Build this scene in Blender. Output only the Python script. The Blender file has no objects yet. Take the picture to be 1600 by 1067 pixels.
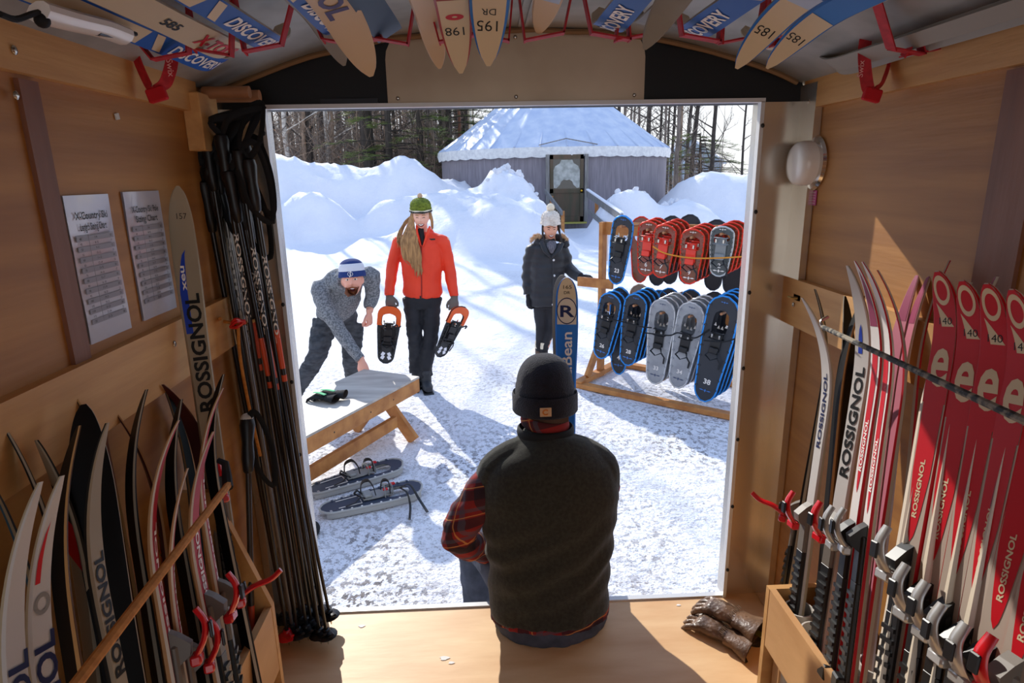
import bpy, bmesh, math, random
from mathutils import Vector, Matrix, noise
from mathutils.bvhtree import BVHTree
random.seed(7)
V = Vector
SC = bpy.context.scene
COL = SC.collection
GZ = -0.42                                   # snow level below the trailer floor (z = 0)
# ---------------------------------------------------------------- camera
FPX = 982.29
CAM = V((-0.1035, -2.0261, 1.5428))
_p, _y, _r = 0.2568, 0.0384, -0.0184
_F = V((math.sin(_y)*math.cos(_p), math.cos(_y)*math.cos(_p), -math.sin(_p)))
_R0 = V((math.cos(_y), -math.sin(_y), 0)); _U0 = _R0.cross(_F)
_R = math.cos(_r)*_R0 + math.sin(_r)*_U0
_U = -math.sin(_r)*_R0 + math.cos(_r)*_U0
cam_d = bpy.data.cameras.new('camera'); cam = bpy.data.objects.new('camera', cam_d); COL.objects.link(cam)
cam.matrix_world = Matrix(((_R.x, _U.x, -_F.x, CAM.x), (_R.y, _U.y, -_F.y, CAM.y), (_R.z, _U.z, -_F.z, CAM.z), (0, 0, 0, 1)))
cam_d.sensor_width = 36; cam_d.lens = FPX/1600*36; cam_d.clip_start = 0.02; cam_d.clip_end = 500
SC.camera = cam
def ray(u, v): return _F + _R*((u-800)/FPX) - _U*((v-533.5)/FPX)
def JY(u, v, y): d = ray(u, v); return CAM + d*((y-CAM.y)/d.y)
def JX(u, v, x): d = ray(u, v); return CAM + d*((x-CAM.x)/d.x)
def JZ(u, v, z): d = ray(u, v); return CAM + d*((z-CAM.z)/d.z)
# ---------------------------------------------------------------- light
SC.view_settings.view_transform = 'Standard'; SC.view_settings.look = 'None'
SC.view_settings.gamma = 1; SC.view_settings.use_curve_mapping = False
SC.view_settings.exposure = 0.2
SUN_AZ, SUN_EL = math.radians(21), math.radians(31)
sd = bpy.data.lights.new('sun', 'SUN'); sun = bpy.data.objects.new('sun', sd); COL.objects.link(sun)
sv = V((-math.sin(SUN_AZ)*math.cos(SUN_EL), math.cos(SUN_AZ)*math.cos(SUN_EL), math.sin(SUN_EL)))
sun.rotation_euler = sv.to_track_quat('Z', 'Y').to_euler(); sun.location = sv*40
sd.energy = 4.4; sd.angle = math.radians(0.55); sd.color = (1.0, 0.95, 0.87)
W = bpy.data.worlds.new('winter_sky'); SC.world = W; W.use_nodes = True
nt = W.node_tree; nt.nodes.clear()
wo = nt.nodes.new('ShaderNodeOutputWorld'); bg = nt.nodes.new('ShaderNodeBackground'); bg.inputs[1].default_value = 1.05
tc = nt.nodes.new('ShaderNodeTexCoord'); sx = nt.nodes.new('ShaderNodeSeparateXYZ'); cr = nt.nodes.new('ShaderNodeValToRGB')
nt.links.new(tc.outputs['Generated'], sx.inputs[0]); nt.links.new(sx.outputs['Z'], cr.inputs[0])
e = cr.color_ramp.elements
e[0].position = 0.0; e[0].color = (1.0, 1.0, 1.0, 1); e[1].position = 0.9; e[1].color = (0.36, 0.52, 0.88, 1)
m_ = e.new(0.18); m_.color = (0.86, 0.92, 1.0, 1); m_ = e.new(0.45); m_.color = (0.55, 0.69, 0.96, 1)
nt.links.new(cr.outputs[0], bg.inputs[0]); nt.links.new(bg.outputs[0], wo.inputs[0])
SC.cycles.max_bounces = 10; SC.cycles.diffuse_bounces = 6
# ---------------------------------------------------------------- materials
MATS = {}
def srgb(c):
    if isinstance(c, str):
        c = c.lstrip('#'); c = tuple(int(c[i:i+2], 16)/255 for i in (0, 2, 4))
    return tuple((x/12.92 if x <= 0.04045 else ((x+0.055)/1.055)**2.4) for x in c)+(1,)
def mat(name, c, rough=0.6, metal=0.0, c2=None, scale=8, stretch=(1, 1, 1), bump=0.0, bscale=None, lo=0.35, hi=0.65, spec=None, coat=0, sheen=0, detail=4, rvar=0):
    if name in MATS: return MATS[name]
    m = bpy.data.materials.new(name); m.use_nodes = True; n = m.node_tree.nodes; l = m.node_tree.links
    b = n['Principled BSDF']; b.inputs['Base Color'].default_value = srgb(c); b.inputs['Roughness'].default_value = rough
    b.inputs['Metallic'].default_value = metal
    if spec is not None: b.inputs['Specular IOR Level'].default_value = spec
    if coat: b.inputs['Coat Weight'].default_value = coat; b.inputs['Coat Roughness'].default_value = .12
    if sheen: b.inputs['Sheen Weight'].default_value = sheen; b.inputs['Sheen Roughness'].default_value = .5
    t = n.new('ShaderNodeTexCoord'); mp = n.new('ShaderNodeMapping'); mp.inputs['Scale'].default_value = stretch
    l.new(t.outputs['Object'], mp.inputs[0])
    if c2 is not None or rvar:
        nz = n.new('ShaderNodeTexNoise'); nz.inputs['Scale'].default_value = scale; nz.inputs['Detail'].default_value = detail
        l.new(mp.outputs[0], nz.inputs['Vector'])
    if c2 is not None:
        r = n.new('ShaderNodeValToRGB'); r.color_ramp.elements[0].position = lo; r.color_ramp.elements[1].position = hi
        r.color_ramp.elements[0].color = srgb(c); r.color_ramp.elements[1].color = srgb(c2)
        l.new(nz.outputs['Fac'], r.inputs[0]); l.new(r.outputs[0], b.inputs['Base Color'])
    if rvar:
        mr = n.new('ShaderNodeMapRange'); mr.inputs['To Min'].default_value = max(0, rough-rvar); mr.inputs['To Max'].default_value = rough+rvar
        l.new(nz.outputs['Fac'], mr.inputs[0]); l.new(mr.outputs[0], b.inputs['Roughness'])
    if bump:
        nb = n.new('ShaderNodeTexNoise'); nb.inputs['Scale'].default_value = bscale or scale*3; nb.inputs['Detail'].default_value = 3
        l.new(mp.outputs[0], nb.inputs['Vector']); bp = n.new('ShaderNodeBump'); bp.inputs['Strength'].default_value = bump
        bp.inputs['Distance'].default_value = 0.01; l.new(nb.outputs['Fac'], bp.inputs['Height']); l.new(bp.outputs[0], b.inputs['Normal'])
    MATS[name] = m; return m
def plaid(name, rx=(0.3, 0.2, 1.1)):
    m = bpy.data.materials.new(name); m.use_nodes = True; n = m.node_tree.nodes; l = m.node_tree.links
    b = n['Principled BSDF']; b.inputs['Roughness'].default_value = .9
    t = n.new('ShaderNodeTexCoord'); mp = n.new('ShaderNodeMapping'); mp.inputs['Rotation'].default_value = rx; mp.inputs['Scale'].default_value = (11, 11, 11)
    l.new(t.outputs['Object'], mp.inputs[0]); s = n.new('ShaderNodeSeparateXYZ'); l.new(mp.outputs[0], s.inputs[0])
    def M(op, a, bb=None):
        q = n.new('ShaderNodeMath'); q.operation = op
        for i, x in enumerate((a, bb)):
            if x is None: continue
            if isinstance(x, (int, float)): q.inputs[i].default_value = x
            else: l.new(x, q.inputs[i])
        return q.outputs[0]
    def band(o, a, w): return M('LESS_THAN', M('ABSOLUTE', M('SUBTRACT', M('FRACT', o), a)), w)
    def mix(f, a, c):
        q = n.new('ShaderNodeMix'); q.data_type = 'RGBA'; l.new(f, q.inputs['Factor'])
        if isinstance(a, tuple): q.inputs[6].default_value = a
        else: l.new(a, q.inputs[6])
        q.inputs[7].default_value = c; return q.outputs[2]
    X, Z = s.outputs['X'], s.outputs['Z']
    c = mix(M('MULTIPLY', band(X, .25, .16), .75), srgb('#8e1f1c'), srgb('#141420'))
    c = mix(M('MULTIPLY', band(Z, .25, .18), .7), c, srgb('#12131c'))
    c = mix(M('MULTIPLY', band(X, .7, .07), .55), c, srgb('#4a4f5c'))
    c = mix(M('MULTIPLY', band(Z, .72, .07), .55), c, srgb('#4a4f5c'))
    c = mix(M('MULTIPLY', band(X, .5, .018), .8), c, srgb('#d08a4a'))
    c = mix(M('MULTIPLY', band(Z, .5, .018), .8), c, srgb('#d08a4a'))
    l.new(c, b.inputs['Base Color']); MATS[name] = m; return m
WOODA = dict(rough=.55, scale=3, bump=.12, lo=.3, hi=.72, detail=6)
M_ply = mat('plywood_wall', '#b8803f', c2='#99632f', stretch=(1, .5, 7), **WOODA)
M_plyR = M_ply
M_batten = mat('batten_wood', '#8c5a40', c2='#744731', stretch=(6, 6, .8), **WOODA)
M_board = mat('pine_board', '#d9a566', c2='#c08a4f', stretch=(6, .7, 8), **WOODA)
M_floor = mat('plywood_floor', '#efc896', c2='#d9a874', stretch=(1.2, 5, 1), rough=.5, scale=2.2, bump=.08, lo=.3, hi=.7, detail=7)
M_bin = mat('bin_plywood', '#d9a873', c2='#c08c58', stretch=(3, 1, 3), **WOODA)
M_bench = mat('bench_lumber', '#c98a4a', c2='#a96a33', stretch=(5, 5, 5), rough=.6, scale=2, bump=.1, detail=6)
M_benchtop = mat('bench_plywood_top', '#c9c0b4', c2='#aaa196', stretch=(1, 4, 1), rough=.55, scale=3, bump=.1)
M_dowel = mat('dowel_wood', '#b87f55', c2='#a06b45', scale=12, rough=.5)
M_alu = mat('brushed_aluminium', '#e2dcd2', rough=.24, metal=.82, c2='#c9bfb0', scale=3, stretch=(1, 1, .4), bump=.3, bscale=2.2, rvar=.12)
M_plate = mat('header_aluminium', '#cdb79e', rough=.42, metal=.7, c2='#b39c84', scale=2.5, bump=.2, bscale=2.5, rvar=.08)
M_ceil = mat('ceiling_metal', '#b4b3b0', rough=.5, metal=.3, c2='#95948f', scale=5, bump=.15, rvar=.1)
M_black = mat('black_header_paint', '#0b0c10', rough=.6)
M_trim = mat('white_frame_trim', '#dcdcdc', rough=.35, metal=.2)
M_steel = mat('screw_steel', '#c9c4ba', rough=.25, metal=1)
M_char = mat('black_plastic', '#121214', rough=.4)
M_blk = mat('black_nylon', '#0e0f12', rough=.8)
M_red = mat('red_plastic', '#d3111c', rough=.25, coat=.5)
M_silver = mat('silver_plastic', '#b9b6b2', rough=.25, metal=.4)
M_grey = mat('grey_plastic', '#6f675e', rough=.5)
M_pvc = mat('white_pvc', '#cfc9bf', rough=.45)
M_white = mat('white_enamel', '#ece6e0', rough=.25, coat=.4)
M_webred = mat('red_webbing', '#a30f1b', rough=.7, c2='#c01b26', scale=60)
M_paper = mat('laminated_paper', '#c9c6cf', rough=.12, coat=.8, bump=.25, bscale=14)
M_ink = mat('black_ink', '#15130f', rough=.6)
M_pgrey = mat('chart_grey', '#8f8b92', rough=.3)
# ---------------------------------------------------------------- mesh helpers
def frame(T, N=None):
    T = V(T).normalized()
    if N is None: N = V((0, 0, 1)) if abs(T.z) < .9 else V((0, 1, 0))
    N = V(N); N = (N - T*N.dot(T)).normalized()
    return T, N, N.cross(T)
class MB:
    def __init__(s): s.v = []; s.f = []; s.mi = []
    def add(s, vs, fs, mi=0):
        o = len(s.v); s.v += [tuple(v) for v in vs]; s.f += [tuple(o+i for i in f) for f in fs]
        s.mi += ([mi]*len(fs) if isinstance(mi, int) else list(mi)); return s
    def box(s, c, size, M=None, mi=0, bev=0):
        hx, hy, hz = size[0]/2, size[1]/2, size[2]/2; c = V(c)
        M = M or Matrix.Identity(3)
        if bev > 0:
            vs = []; b = bev
            for sz in (-1, 1):
                for (ax, ay, az) in (((hx-b), (hy-b), hz), (hx, hy-b, hz-b), (hx-b, hy, hz-b)):
                    for q in ((-1, -1), (1, -1), (1, 1), (-1, 1)): vs.append(c+M@V((q[0]*ax, q[1]*ay, sz*az)))
            bm = bmesh.new()
            for v in vs: bm.verts.new(v)
            bmesh.ops.convex_hull(bm, input=bm.verts)
            bm.verts.index_update(); bm.verts.ensure_lookup_table()
            s.add([v.co for v in bm.verts], [[v.index for v in f.verts] for f in bm.faces], mi); bm.free(); return s
        vs = [c+M@V((x*hx, y*hy, z*hz)) for z in (-1, 1) for x, y in ((-1, -1), (1, -1), (1, 1), (-1, 1))]
        return s.add(vs, [(3, 2, 1, 0), (4, 5, 6, 7), (0, 1, 5, 4), (1, 2, 6, 5), (2, 3, 7, 6), (3, 0, 4, 7)], mi)
    def beam(s, a, b, w, h, up=(0, 0, 1), mi=0, bev=0):
        a, b = V(a), V(b); T, N, S = frame(b-a, up)
        M = Matrix((S, N, T)).transposed()
        return s.box((a+b)/2, (w, h, (b-a).length), M, mi, bev)
    def tube(s, pts, r, n=8, mi=0, cap=True, up=None, closed=False):
        pts = [V(p) for p in pts]; k = len(pts); vs = []; fs = []
        rr = r if isinstance(r, list) else [r]*k
        N = None
        for i, p in enumerate(pts):
            if closed: T = pts[(i+1) % k]-pts[i-1]
            else: T = pts[min(i+1, k-1)]-pts[max(i-1, 0)]
            if T.length < 1e-9: T = V((0, 0, 1))
            T, N, S = frame(T, up if up is not None else (N if N is not None and abs(N.dot(T.normalized())) < .98 else None))
            q = rr[i]; a, b = q if isinstance(q, tuple) else (q, q)
            for j in range(n):
                t = 2*math.pi*j/n; vs.append(p+S*(a*math.cos(t))+N*(b*math.sin(t)))
        for i in range(k if closed else k-1):
            for j in range(n):
                a = i*n+j; b = i*n+(j+1) % n; c = ((i+1) % k)*n; fs.append((a, b, c+(j+1) % n, c+j))
        if cap and not closed: fs.append(tuple(range(n-1, -1, -1))); fs.append(tuple((k-1)*n+j for j in range(n)))
        return s.add(vs, fs, mi)
    def ell(s, c, r, n=14, m=9, M=None, mi=0):
        c = V(c); r = r if isinstance(r, (tuple, list)) else (r, r, r); M = M or Matrix.Identity(3); vs = []; fs = []
        vs.append(c+M@V((0, 0, -r[2])))
        for i in range(1, m):
            p = -math.pi/2+math.pi*i/m
            for j in range(n):
                t = 2*math.pi*j/n; vs.append(c+M@V((r[0]*math.cos(p)*math.cos(t), r[1]*math.cos(p)*math.sin(t), r[2]*math.sin(p))))
        vs.append(c+M@V((0, 0, r[2])))
        for j in range(n): fs.append((0, 1+(j+1) % n, 1+j)); fs.append((len(vs)-1, len(vs)-1-n+j, len(vs)-1-n+(j+1) % n))
        for i in range(m-2):
            for j in range(n): a = 1+i*n; fs.append((a+j, a+(j+1) % n, a+n+(j+1) % n, a+n+j))
        return s.add(vs, fs, mi)
    def prism(s, poly, origin, X, Y, depth, mi=0):
        X = V(X); Y = V(Y); Z = X.cross(Y).normalized(); o = V(origin); k = len(poly)
        vs = [o+X*a+Y*b for a, b in poly]+[o+X*a+Y*b+Z*depth for a, b in poly]
        fs = [tuple(range(k-1, -1, -1)), tuple(range(k, 2*k))]+[(i, (i+1) % k, k+(i+1) % k, k+i) for i in range(k)]
        return s.add(vs, fs, mi)
    def quad(s, a, b, c, d, mi=0): return s.add([a, b, c, d], [(0, 1, 2, 3)], mi)
    def lathe(s, prof, c, axis=(0, 0, 1), n=24, mi=0):
        T, N, S = frame(axis); c = V(c); vs = []; fs = []; k = len(prof)
        for r, h in prof:
            for j in range(n): t = 2*math.pi*j/n; vs.append(c+T*h+S*(r*math.cos(t))+N*(r*math.sin(t)))
        for i in range(k-1):
            for j in range(n): fs.append((i*n+j, i*n+(j+1) % n, (i+1)*n+(j+1) % n, (i+1)*n+j))
        return s.add(vs, fs, mi)
    def mesh(s, name, mats):
        me = bpy.data.meshes.new(name); me.from_pydata(s.v, [], s.f)
        for m in (mats if isinstance(mats, (list, tuple)) else [mats]): me.materials.append(m)
        me.polygons.foreach_set('material_index', s.mi); me.update(); return me
    def build(s, name, mats, parent=None, smooth=False, fix=True, pinv=None, M=None):
        me = s.mesh(name, mats)
        if fix:
            bm = bmesh.new(); bm.from_mesh(me); bmesh.ops.recalc_face_normals(bm, faces=bm.faces); bm.to_mesh(me); bm.free()
        if smooth:
            try: me.set_sharp_from_angle(angle=math.radians(38))
            except Exception: pass
            me.polygons.foreach_set('use_smooth', [True]*len(me.polygons))
            if smooth == 'sharp': pass
        return link(name, me, parent, M)
def link(name, me, parent=None, M=None):
    o = bpy.data.objects.new(name, me); COL.objects.link(o)
    if M is not None: o.matrix_basis = M
    if parent is not None:
        o.parent = parent
        if parent.get('_w'): o.matrix_parent_inverse = Matrix.Translation(-parent.location)
    return o
def tag(o, label=None, cat=None, group=None, kind=None):
    if label: o['label'] = label
    if cat: o['category'] = cat
    if group: o['group'] = group
    if kind: o['kind'] = kind
    return o
def thing(name, loc, label, cat, group=None, world=True):
    """an Empty at the base; with world=True its children are built in world coordinates"""
    o = bpy.data.objects.new(name, None); COL.objects.link(o); o.location = loc; o.empty_display_size = .05
    if world: o['_w'] = 1
    return tag(o, label, cat, group)
def struct(o): o['kind'] = 'structure'; return o
def copy_tree(o, parent=None):
    c = o.copy(); COL.objects.link(c)
    if parent is not None: c.parent = parent
    for ch in [x for x in COL.objects if x.parent == o]: copy_tree(ch, c)
    return c
def copy_kids(src, M, label, group=None):
    c = src.copy(); COL.objects.link(c); c.matrix_basis = M; tag(c, label, None, group)
    for ch in KIDS.get(src.name, []):
        d = ch.copy(); COL.objects.link(d); d.parent = c
        for g in KIDS.get(ch.name, []):
            e_ = g.copy(); COL.objects.link(e_); e_.parent = d
    return c
KIDS = {}
def kids(o, *ch): KIDS.setdefault(o.name, []).extend(ch)
_txt = {}
def text2d(s, bold=0.0):
    """letter shapes (height about 1, origin at the left of the baseline) as 2-D vertices and faces"""
    key = (s, bold)
    if key in _txt: return _txt[key]
    cu = bpy.data.curves.new('t', 'FONT'); cu.body = s; cu.size = 1.4; cu.resolution_u = 3; cu.offset = bold
    o = bpy.data.objects.new('t', cu); COL.objects.link(o)
    dg = bpy.context.evaluated_depsgraph_get(); dg.update()
    me = bpy.data.meshes.new_from_object(o.evaluated_get(dg))
    vs = [(v.co.x, v.co.y) for v in me.vertices]; fs = [tuple(p.vertices) for p in me.polygons]
    w = max((v[0] for v in vs), default=1)
    bpy.data.objects.remove(o); bpy.data.curves.remove(cu); bpy.data.meshes.remove(me)
    _txt[key] = (vs, fs, w); return _txt[key]
def text_on(mb, s, origin, X, Y, h, mi=0, bold=.02, width=None, center=False):
    vs, fs, w = text2d(s, bold); X = V(X).normalized(); Y = V(Y).normalized(); o = V(origin)
    sx_ = (width/w) if width else h
    if center: o = o - X*(w*sx_/2)
    mb.add([o+X*(a*sx_)+Y*(b*h) for a, b in vs], fs, mi); return w*sx_
def remesh(mb, voxel=.008, smooth=4, disp=None):
    me = mb.mesh('tmp', []); o = bpy.data.objects.new('tmp', me); COL.objects.link(o)
    r = o.modifiers.new('r', 'REMESH'); r.mode = 'VOXEL'; r.voxel_size = voxel; r.use_smooth_shade = True
    if smooth: q = o.modifiers.new('s', 'SMOOTH'); q.factor = .5; q.iterations = smooth
    dg = bpy.context.evaluated_depsgraph_get(); dg.update()
    out = bpy.data.meshes.new_from_object(o.evaluated_get(dg)); bpy.data.objects.remove(o); bpy.data.meshes.remove(me)
    if disp:
        ns = [v.normal.copy() for v in out.vertices]
        for v, n_ in zip(out.vertices, ns): v.co += n_*disp(v.co, n_)
        out.update()
    return out
def skin_obj(name, mb, m, parent, voxel=.008, smooth=4, disp=None):
    me = remesh(mb, voxel, smooth, disp); me.name = name; me.materials.clear(); me.materials.append(m)
    me.polygons.foreach_set('use_smooth', [True]*len(me.polygons)); return link(name, me, parent)
def interp(pts, n):
    """Catmull-Rom through pts, n samples per span"""
    pts = [V(p) for p in pts]; P = [pts[0]*2-pts[1]]+pts+[pts[-1]*2-pts[-2]]; out = []
    for i in range(1, len(P)-2):
        for k in range(n):
            t = k/n; a, b, c, d = P[i-1:i+3]
            out.append(.5*((2*b)+(c-a)*t+(2*a-5*b+4*c-d)*t*t+(3*b-a-3*c+d)*t*t*t))
    out.append(pts[-1]); return out
# ================================================================ the trailer
HW, OW, OH = 0.9, 0.75, 1.75                 # half width inside, half width and height of the rear opening
YF = -3.4                                    # runs past the camera; front wall left out to let sky light in
mb = MB(); mb.box((0, YF/2, -.03), (2*HW, -YF, .06)); struct(mb.build('floor', M_floor))
# scraped marks on the floor
mb = MB()
for k, (u, v, r_) in enumerate(((565, 978, .012), (694, 1028, .016), (705, 1035, .01), (1060, 945, .008))):
    p = JZ(u, v, .0015); pts = [(p.x+math.cos(t)*r_*(1+.4*math.sin(3*t+k)), p.y+math.sin(t)*r_*.6, .0015) for t in [i*.63 for i in range(10)]]
    mb.add(pts, [tuple(range(10))])
sp = tag(mb.build('snow_crumbs', mat('snow_crumb', '#f0eee8', rough=.7), fix=False), 'few small white snow smears on the plywood floor', 'snow', kind='stuff')
def wall(side):
    s = -1 if side == 'left' else 1
    mb = MB(); mb.box((s*(HW+.025), YF/2+.03, .9), (.05, -YF+.06, 1.9)); w = struct(mb.build('wall_'+side, M_ply))
    return w
wall('left'); wall('right')
# ceiling: shallow arch of sheet metal
def ceil_z(x): return 1.965-.17*(abs(x)/.9)**2.3 if abs(x) < .9 else 1.795
mb = MB(); xs = [-.92+1.84*i/40 for i in range(41)]; vs = []; fs = []
for i, x in enumerate(xs):
    for z in (0, .03):
        for y in (0.03, YF): vs.append((x, y, ceil_z(x)+z))
for i in range(40):
    a = i*4; fs += [(a, a+1, a+5, a+4), (a+2, a+6, a+7, a+3), (a, a+4, a+6, a+2), (a+1, a+3, a+7, a+5)]
mb.add(vs, fs); struct(mb.build('ceiling', M_ceil, smooth=True))
# sagging seam and a rib on the ceiling by the door
mb = MB()
mb.tube([(x, -.012+.006*math.sin(x*23), ceil_z(x)-.008+.005*noise.noise(V((x*9, 0, 0)))) for x in [-.86+1.72*i/60 for i in range(61)]], .008, 6)
struct(mb.build('trim_ceiling_seam', mat('dusty_sealant', '#8d6c4a', rough=.8), smooth=True))
mb = MB()
for x0 in (.0, .02): mb.box((x0+.01, -.9, ceil_z(0)-.003), (.008, 1.7, .006))
struct(mb.build('trim_ceiling_rib', M_ceil))
# header above the opening
mb = MB(); poly = [(-.905, 1.75), (.905, 1.75)]+[(x, ceil_z(x)+.01) for x in reversed(xs[1:-1])]
mb.prism(poly, (0, .08, 0), (1, 0, 0), (0, 0, 1), .08); struct(mb.build('wall_back', M_black))
def rrect(x0, x1, z0, z1, r, corners=(0, 0, 1, 1)):
    P = []
    for (cx, cz, a0, on) in ((x0+r, z0+r, 180, corners[0]), (x1-r, z0+r, 270, corners[1]), (x1-r, z1-r, 0, corners[2]), (x0+r, z1-r, 90, corners[3])):
        if on: P += [(cx+r*math.cos(math.radians(a0+t)), cz+r*math.sin(math.radians(a0+t))) for t in (0, 18, 36, 54, 72, 90)]
        else: P.append((x0 if a0 in (180, 90) else x1, z0 if a0 in (180, 270) else z1))
    return P
mb = MB(); mb.prism(rrect(-.385, .39, 1.762, 1.958, .075), (0, -.001, 0), (1, 0, 0), (0, 0, 1), .004)
hp = thing('header_plate', (0, 0, 1.76), 'tan brushed metal plate with rounded top corners above the opening', 'metal plate')
mb.build('plate', M_plate, hp)
mb = MB()
for x in (-.355, -.0, .36):
    for z in (1.775, 1.94): mb.ell((x, -.006, z), (.006, .004, .006), 8, 6)
mb.build('screw', M_steel, hp, smooth=True)
mb = MB(); mb.box((-.5, -.004, 1.768), (.17, .006, .016))
tag(mb.build('vent_strip', mat('dull_strip', '#34353a', rough=.4, metal=.5)), 'short dull metal strip at left foot of black header', 'metal strip')
# jambs, frame and threshold
for s, nm in ((-1, 'left'), (1, 'right')):
    mb = MB(); mb.box((s*.8275, .02, .875), (.155, .05, 1.75)); mb.box((s*.888, -.03, .9), (.022, .14, 1.79)); struct(mb.build('trim_jamb_'+nm, M_alu))
    mb = MB(); mb.box((s*(OW+.003), -.012, .875), (.012, .024, 1.75)); struct(mb.build('trim_frame_'+nm, M_trim))
    mb = MB()
    for k in range(7): mb.ell((s*(OW+.006), -.026, .12+k*.26), (.006, .004, .007), 8, 6)
    struct(mb.build('trim_rivets_'+nm, M_char, smooth=True))
mb = MB(); mb.box((0, -.012, OH+.004), (2*OW+.02, .024, .012)); struct(mb.build('trim_frame_top', M_trim))
mb = MB(); mb.box((0, -.006, .002), (2*OW, .022, .008)); mb.box((0, .004, -.06), (2*OW+.3, .012, .12)); struct(mb.build('trim_threshold', M_trim))
mb = MB(); mb.box((0, -1.7, -.1), (2*HW+.1, 3.4, .08)); struct(mb.build('trim_chassis', M_black))
# rails and battens on the walls
def screw(mb, p, ax): mb.ell(p, (.0035 if ax == 'x' else .007, .007, .008), 8, 6)
for s, nm in ((-1, 'left'), (1, 'right')):
    mb = MB(); yend = -.02 if s > 0 else -.165; mb.box((s*(HW-.011), (yend+YF)/2, 1.7675 if s > 0 else 1.77), (.022, yend-YF, .085)); struct(mb.build('trim_top_rail_'+nm, M_board))
    mb = MB(); yend = .035 if s > 0 else -.02
    mb.box((s*(HW-.012), (yend+YF)/2, 1.135), (.024, yend-YF, .15)); struct(mb.build('trim_mid_rail_'+nm, M_board))
    mb = MB()
    for y in ((JX(97, 430, -.9).y, -2.0) if s < 0 else (-.06, JX(1580, 300, .9).y, -2.0)):
        wd = .05 if s < 0 else (.05 if y > -.5 else .1)
        mb.box((s*(HW-.003), y, 1.42), (.012, wd, .6)); mb.box((s*(HW-.003), y, .5), (.012, wd, 1.1))
    struct(mb.build('trim_batten_'+nm, M_batten))
    mb = MB()
    for y, z in ((-.06, 1.745), (-.06, 1.70), (-.86, 1.76), (-.86, 1.69), (-1.02, 1.76), (-1.02, 1.69), (-.5, 1.16), (-.09, 1.13)):
        if s < 0 and y > -.3: continue
        screw(mb, (s*(HW-.024 if z > 1.72 else HW-.012 if z > 1.3 else HW-.026), y, z), 'x')
    struct(mb.build('trim_screws_'+nm, M_steel, smooth=True))
# short upright block with two dowels where the poles hang
pr = thing('pole_hanger', (-.88, -.13, 1.62), 'wooden block with two round dowels jutting out by the door', 'wall hook')
mb = MB(); mb.box((-.877, -.155, 1.70), (.046, .12, .15), bev=.003); mb.build('block', M_board, pr)
for e_ in (JY(390, 144, -.14), JY(406, 150, -.085)):
    mb = MB(); mb.tube([(-.87, e_.y, e_.z), tuple(e_)], .0165, 16); mb.build('dowel', M_dowel, pr, smooth=True)
# small knots and holes in the walls are in the wood; a scrap of tape remains
mb = MB(); p = JX(183, 182, -.897); mb.box(p, (.003, .014, .013), Matrix.Rotation(.2, 3, 'X')); tag(mb.build('tape_scrap', M_pvc), 'tiny scrap of white tape stuck on left plywood wall', 'tape')
# ---------------------------------------------------------------- dome light on the right wall
c = JX(1272, 255, .9); dl = thing('dome_light', (.9, c.y, c.z), 'round white dome lamp on chrome base on right wall', 'lamp')
mb = MB(); mb.lathe([(0, 0), (.082, 0), (.084, .006), (.078, .014), (.066, .017), (.066, .0)], (.9, c.y, c.z), (-1, 0, 0), 40); mb.build('base', mat('chrome', '#e8e4de', rough=.12, metal=1), dl, smooth=True)
mb = MB(); mb.lathe([(.066, .012), (.066, .04), (.062, .054), (.052, .063), (.03, .068), (0.0, .069)], (.9, c.y, c.z), (-1, 0, 0), 40); mb.build('lens', M_white, dl, smooth=True)
p = JX(1271, 309, .897); mb = MB(); mb.box(p, (.002, .035, .044)); stc = tag(mb.build('sticker', mat('magenta_sticker', '#b8357c', rough=.4)), 'small magenta warning sticker below the dome lamp', 'sticker')
mb = MB()
for k in range(5): text_on(mb, ('WARNING', 'do not cover', 'lens or lamp', 'while lamp', 'is switched on')[k], (p.x-.0015, p.y+.013, p.z+.014-k*.0078), (0, -1, 0), (0, 0, 1), .0036, bold=0, width=.026)
mb.build('lettering', M_white, stc, fix=False)
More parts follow.
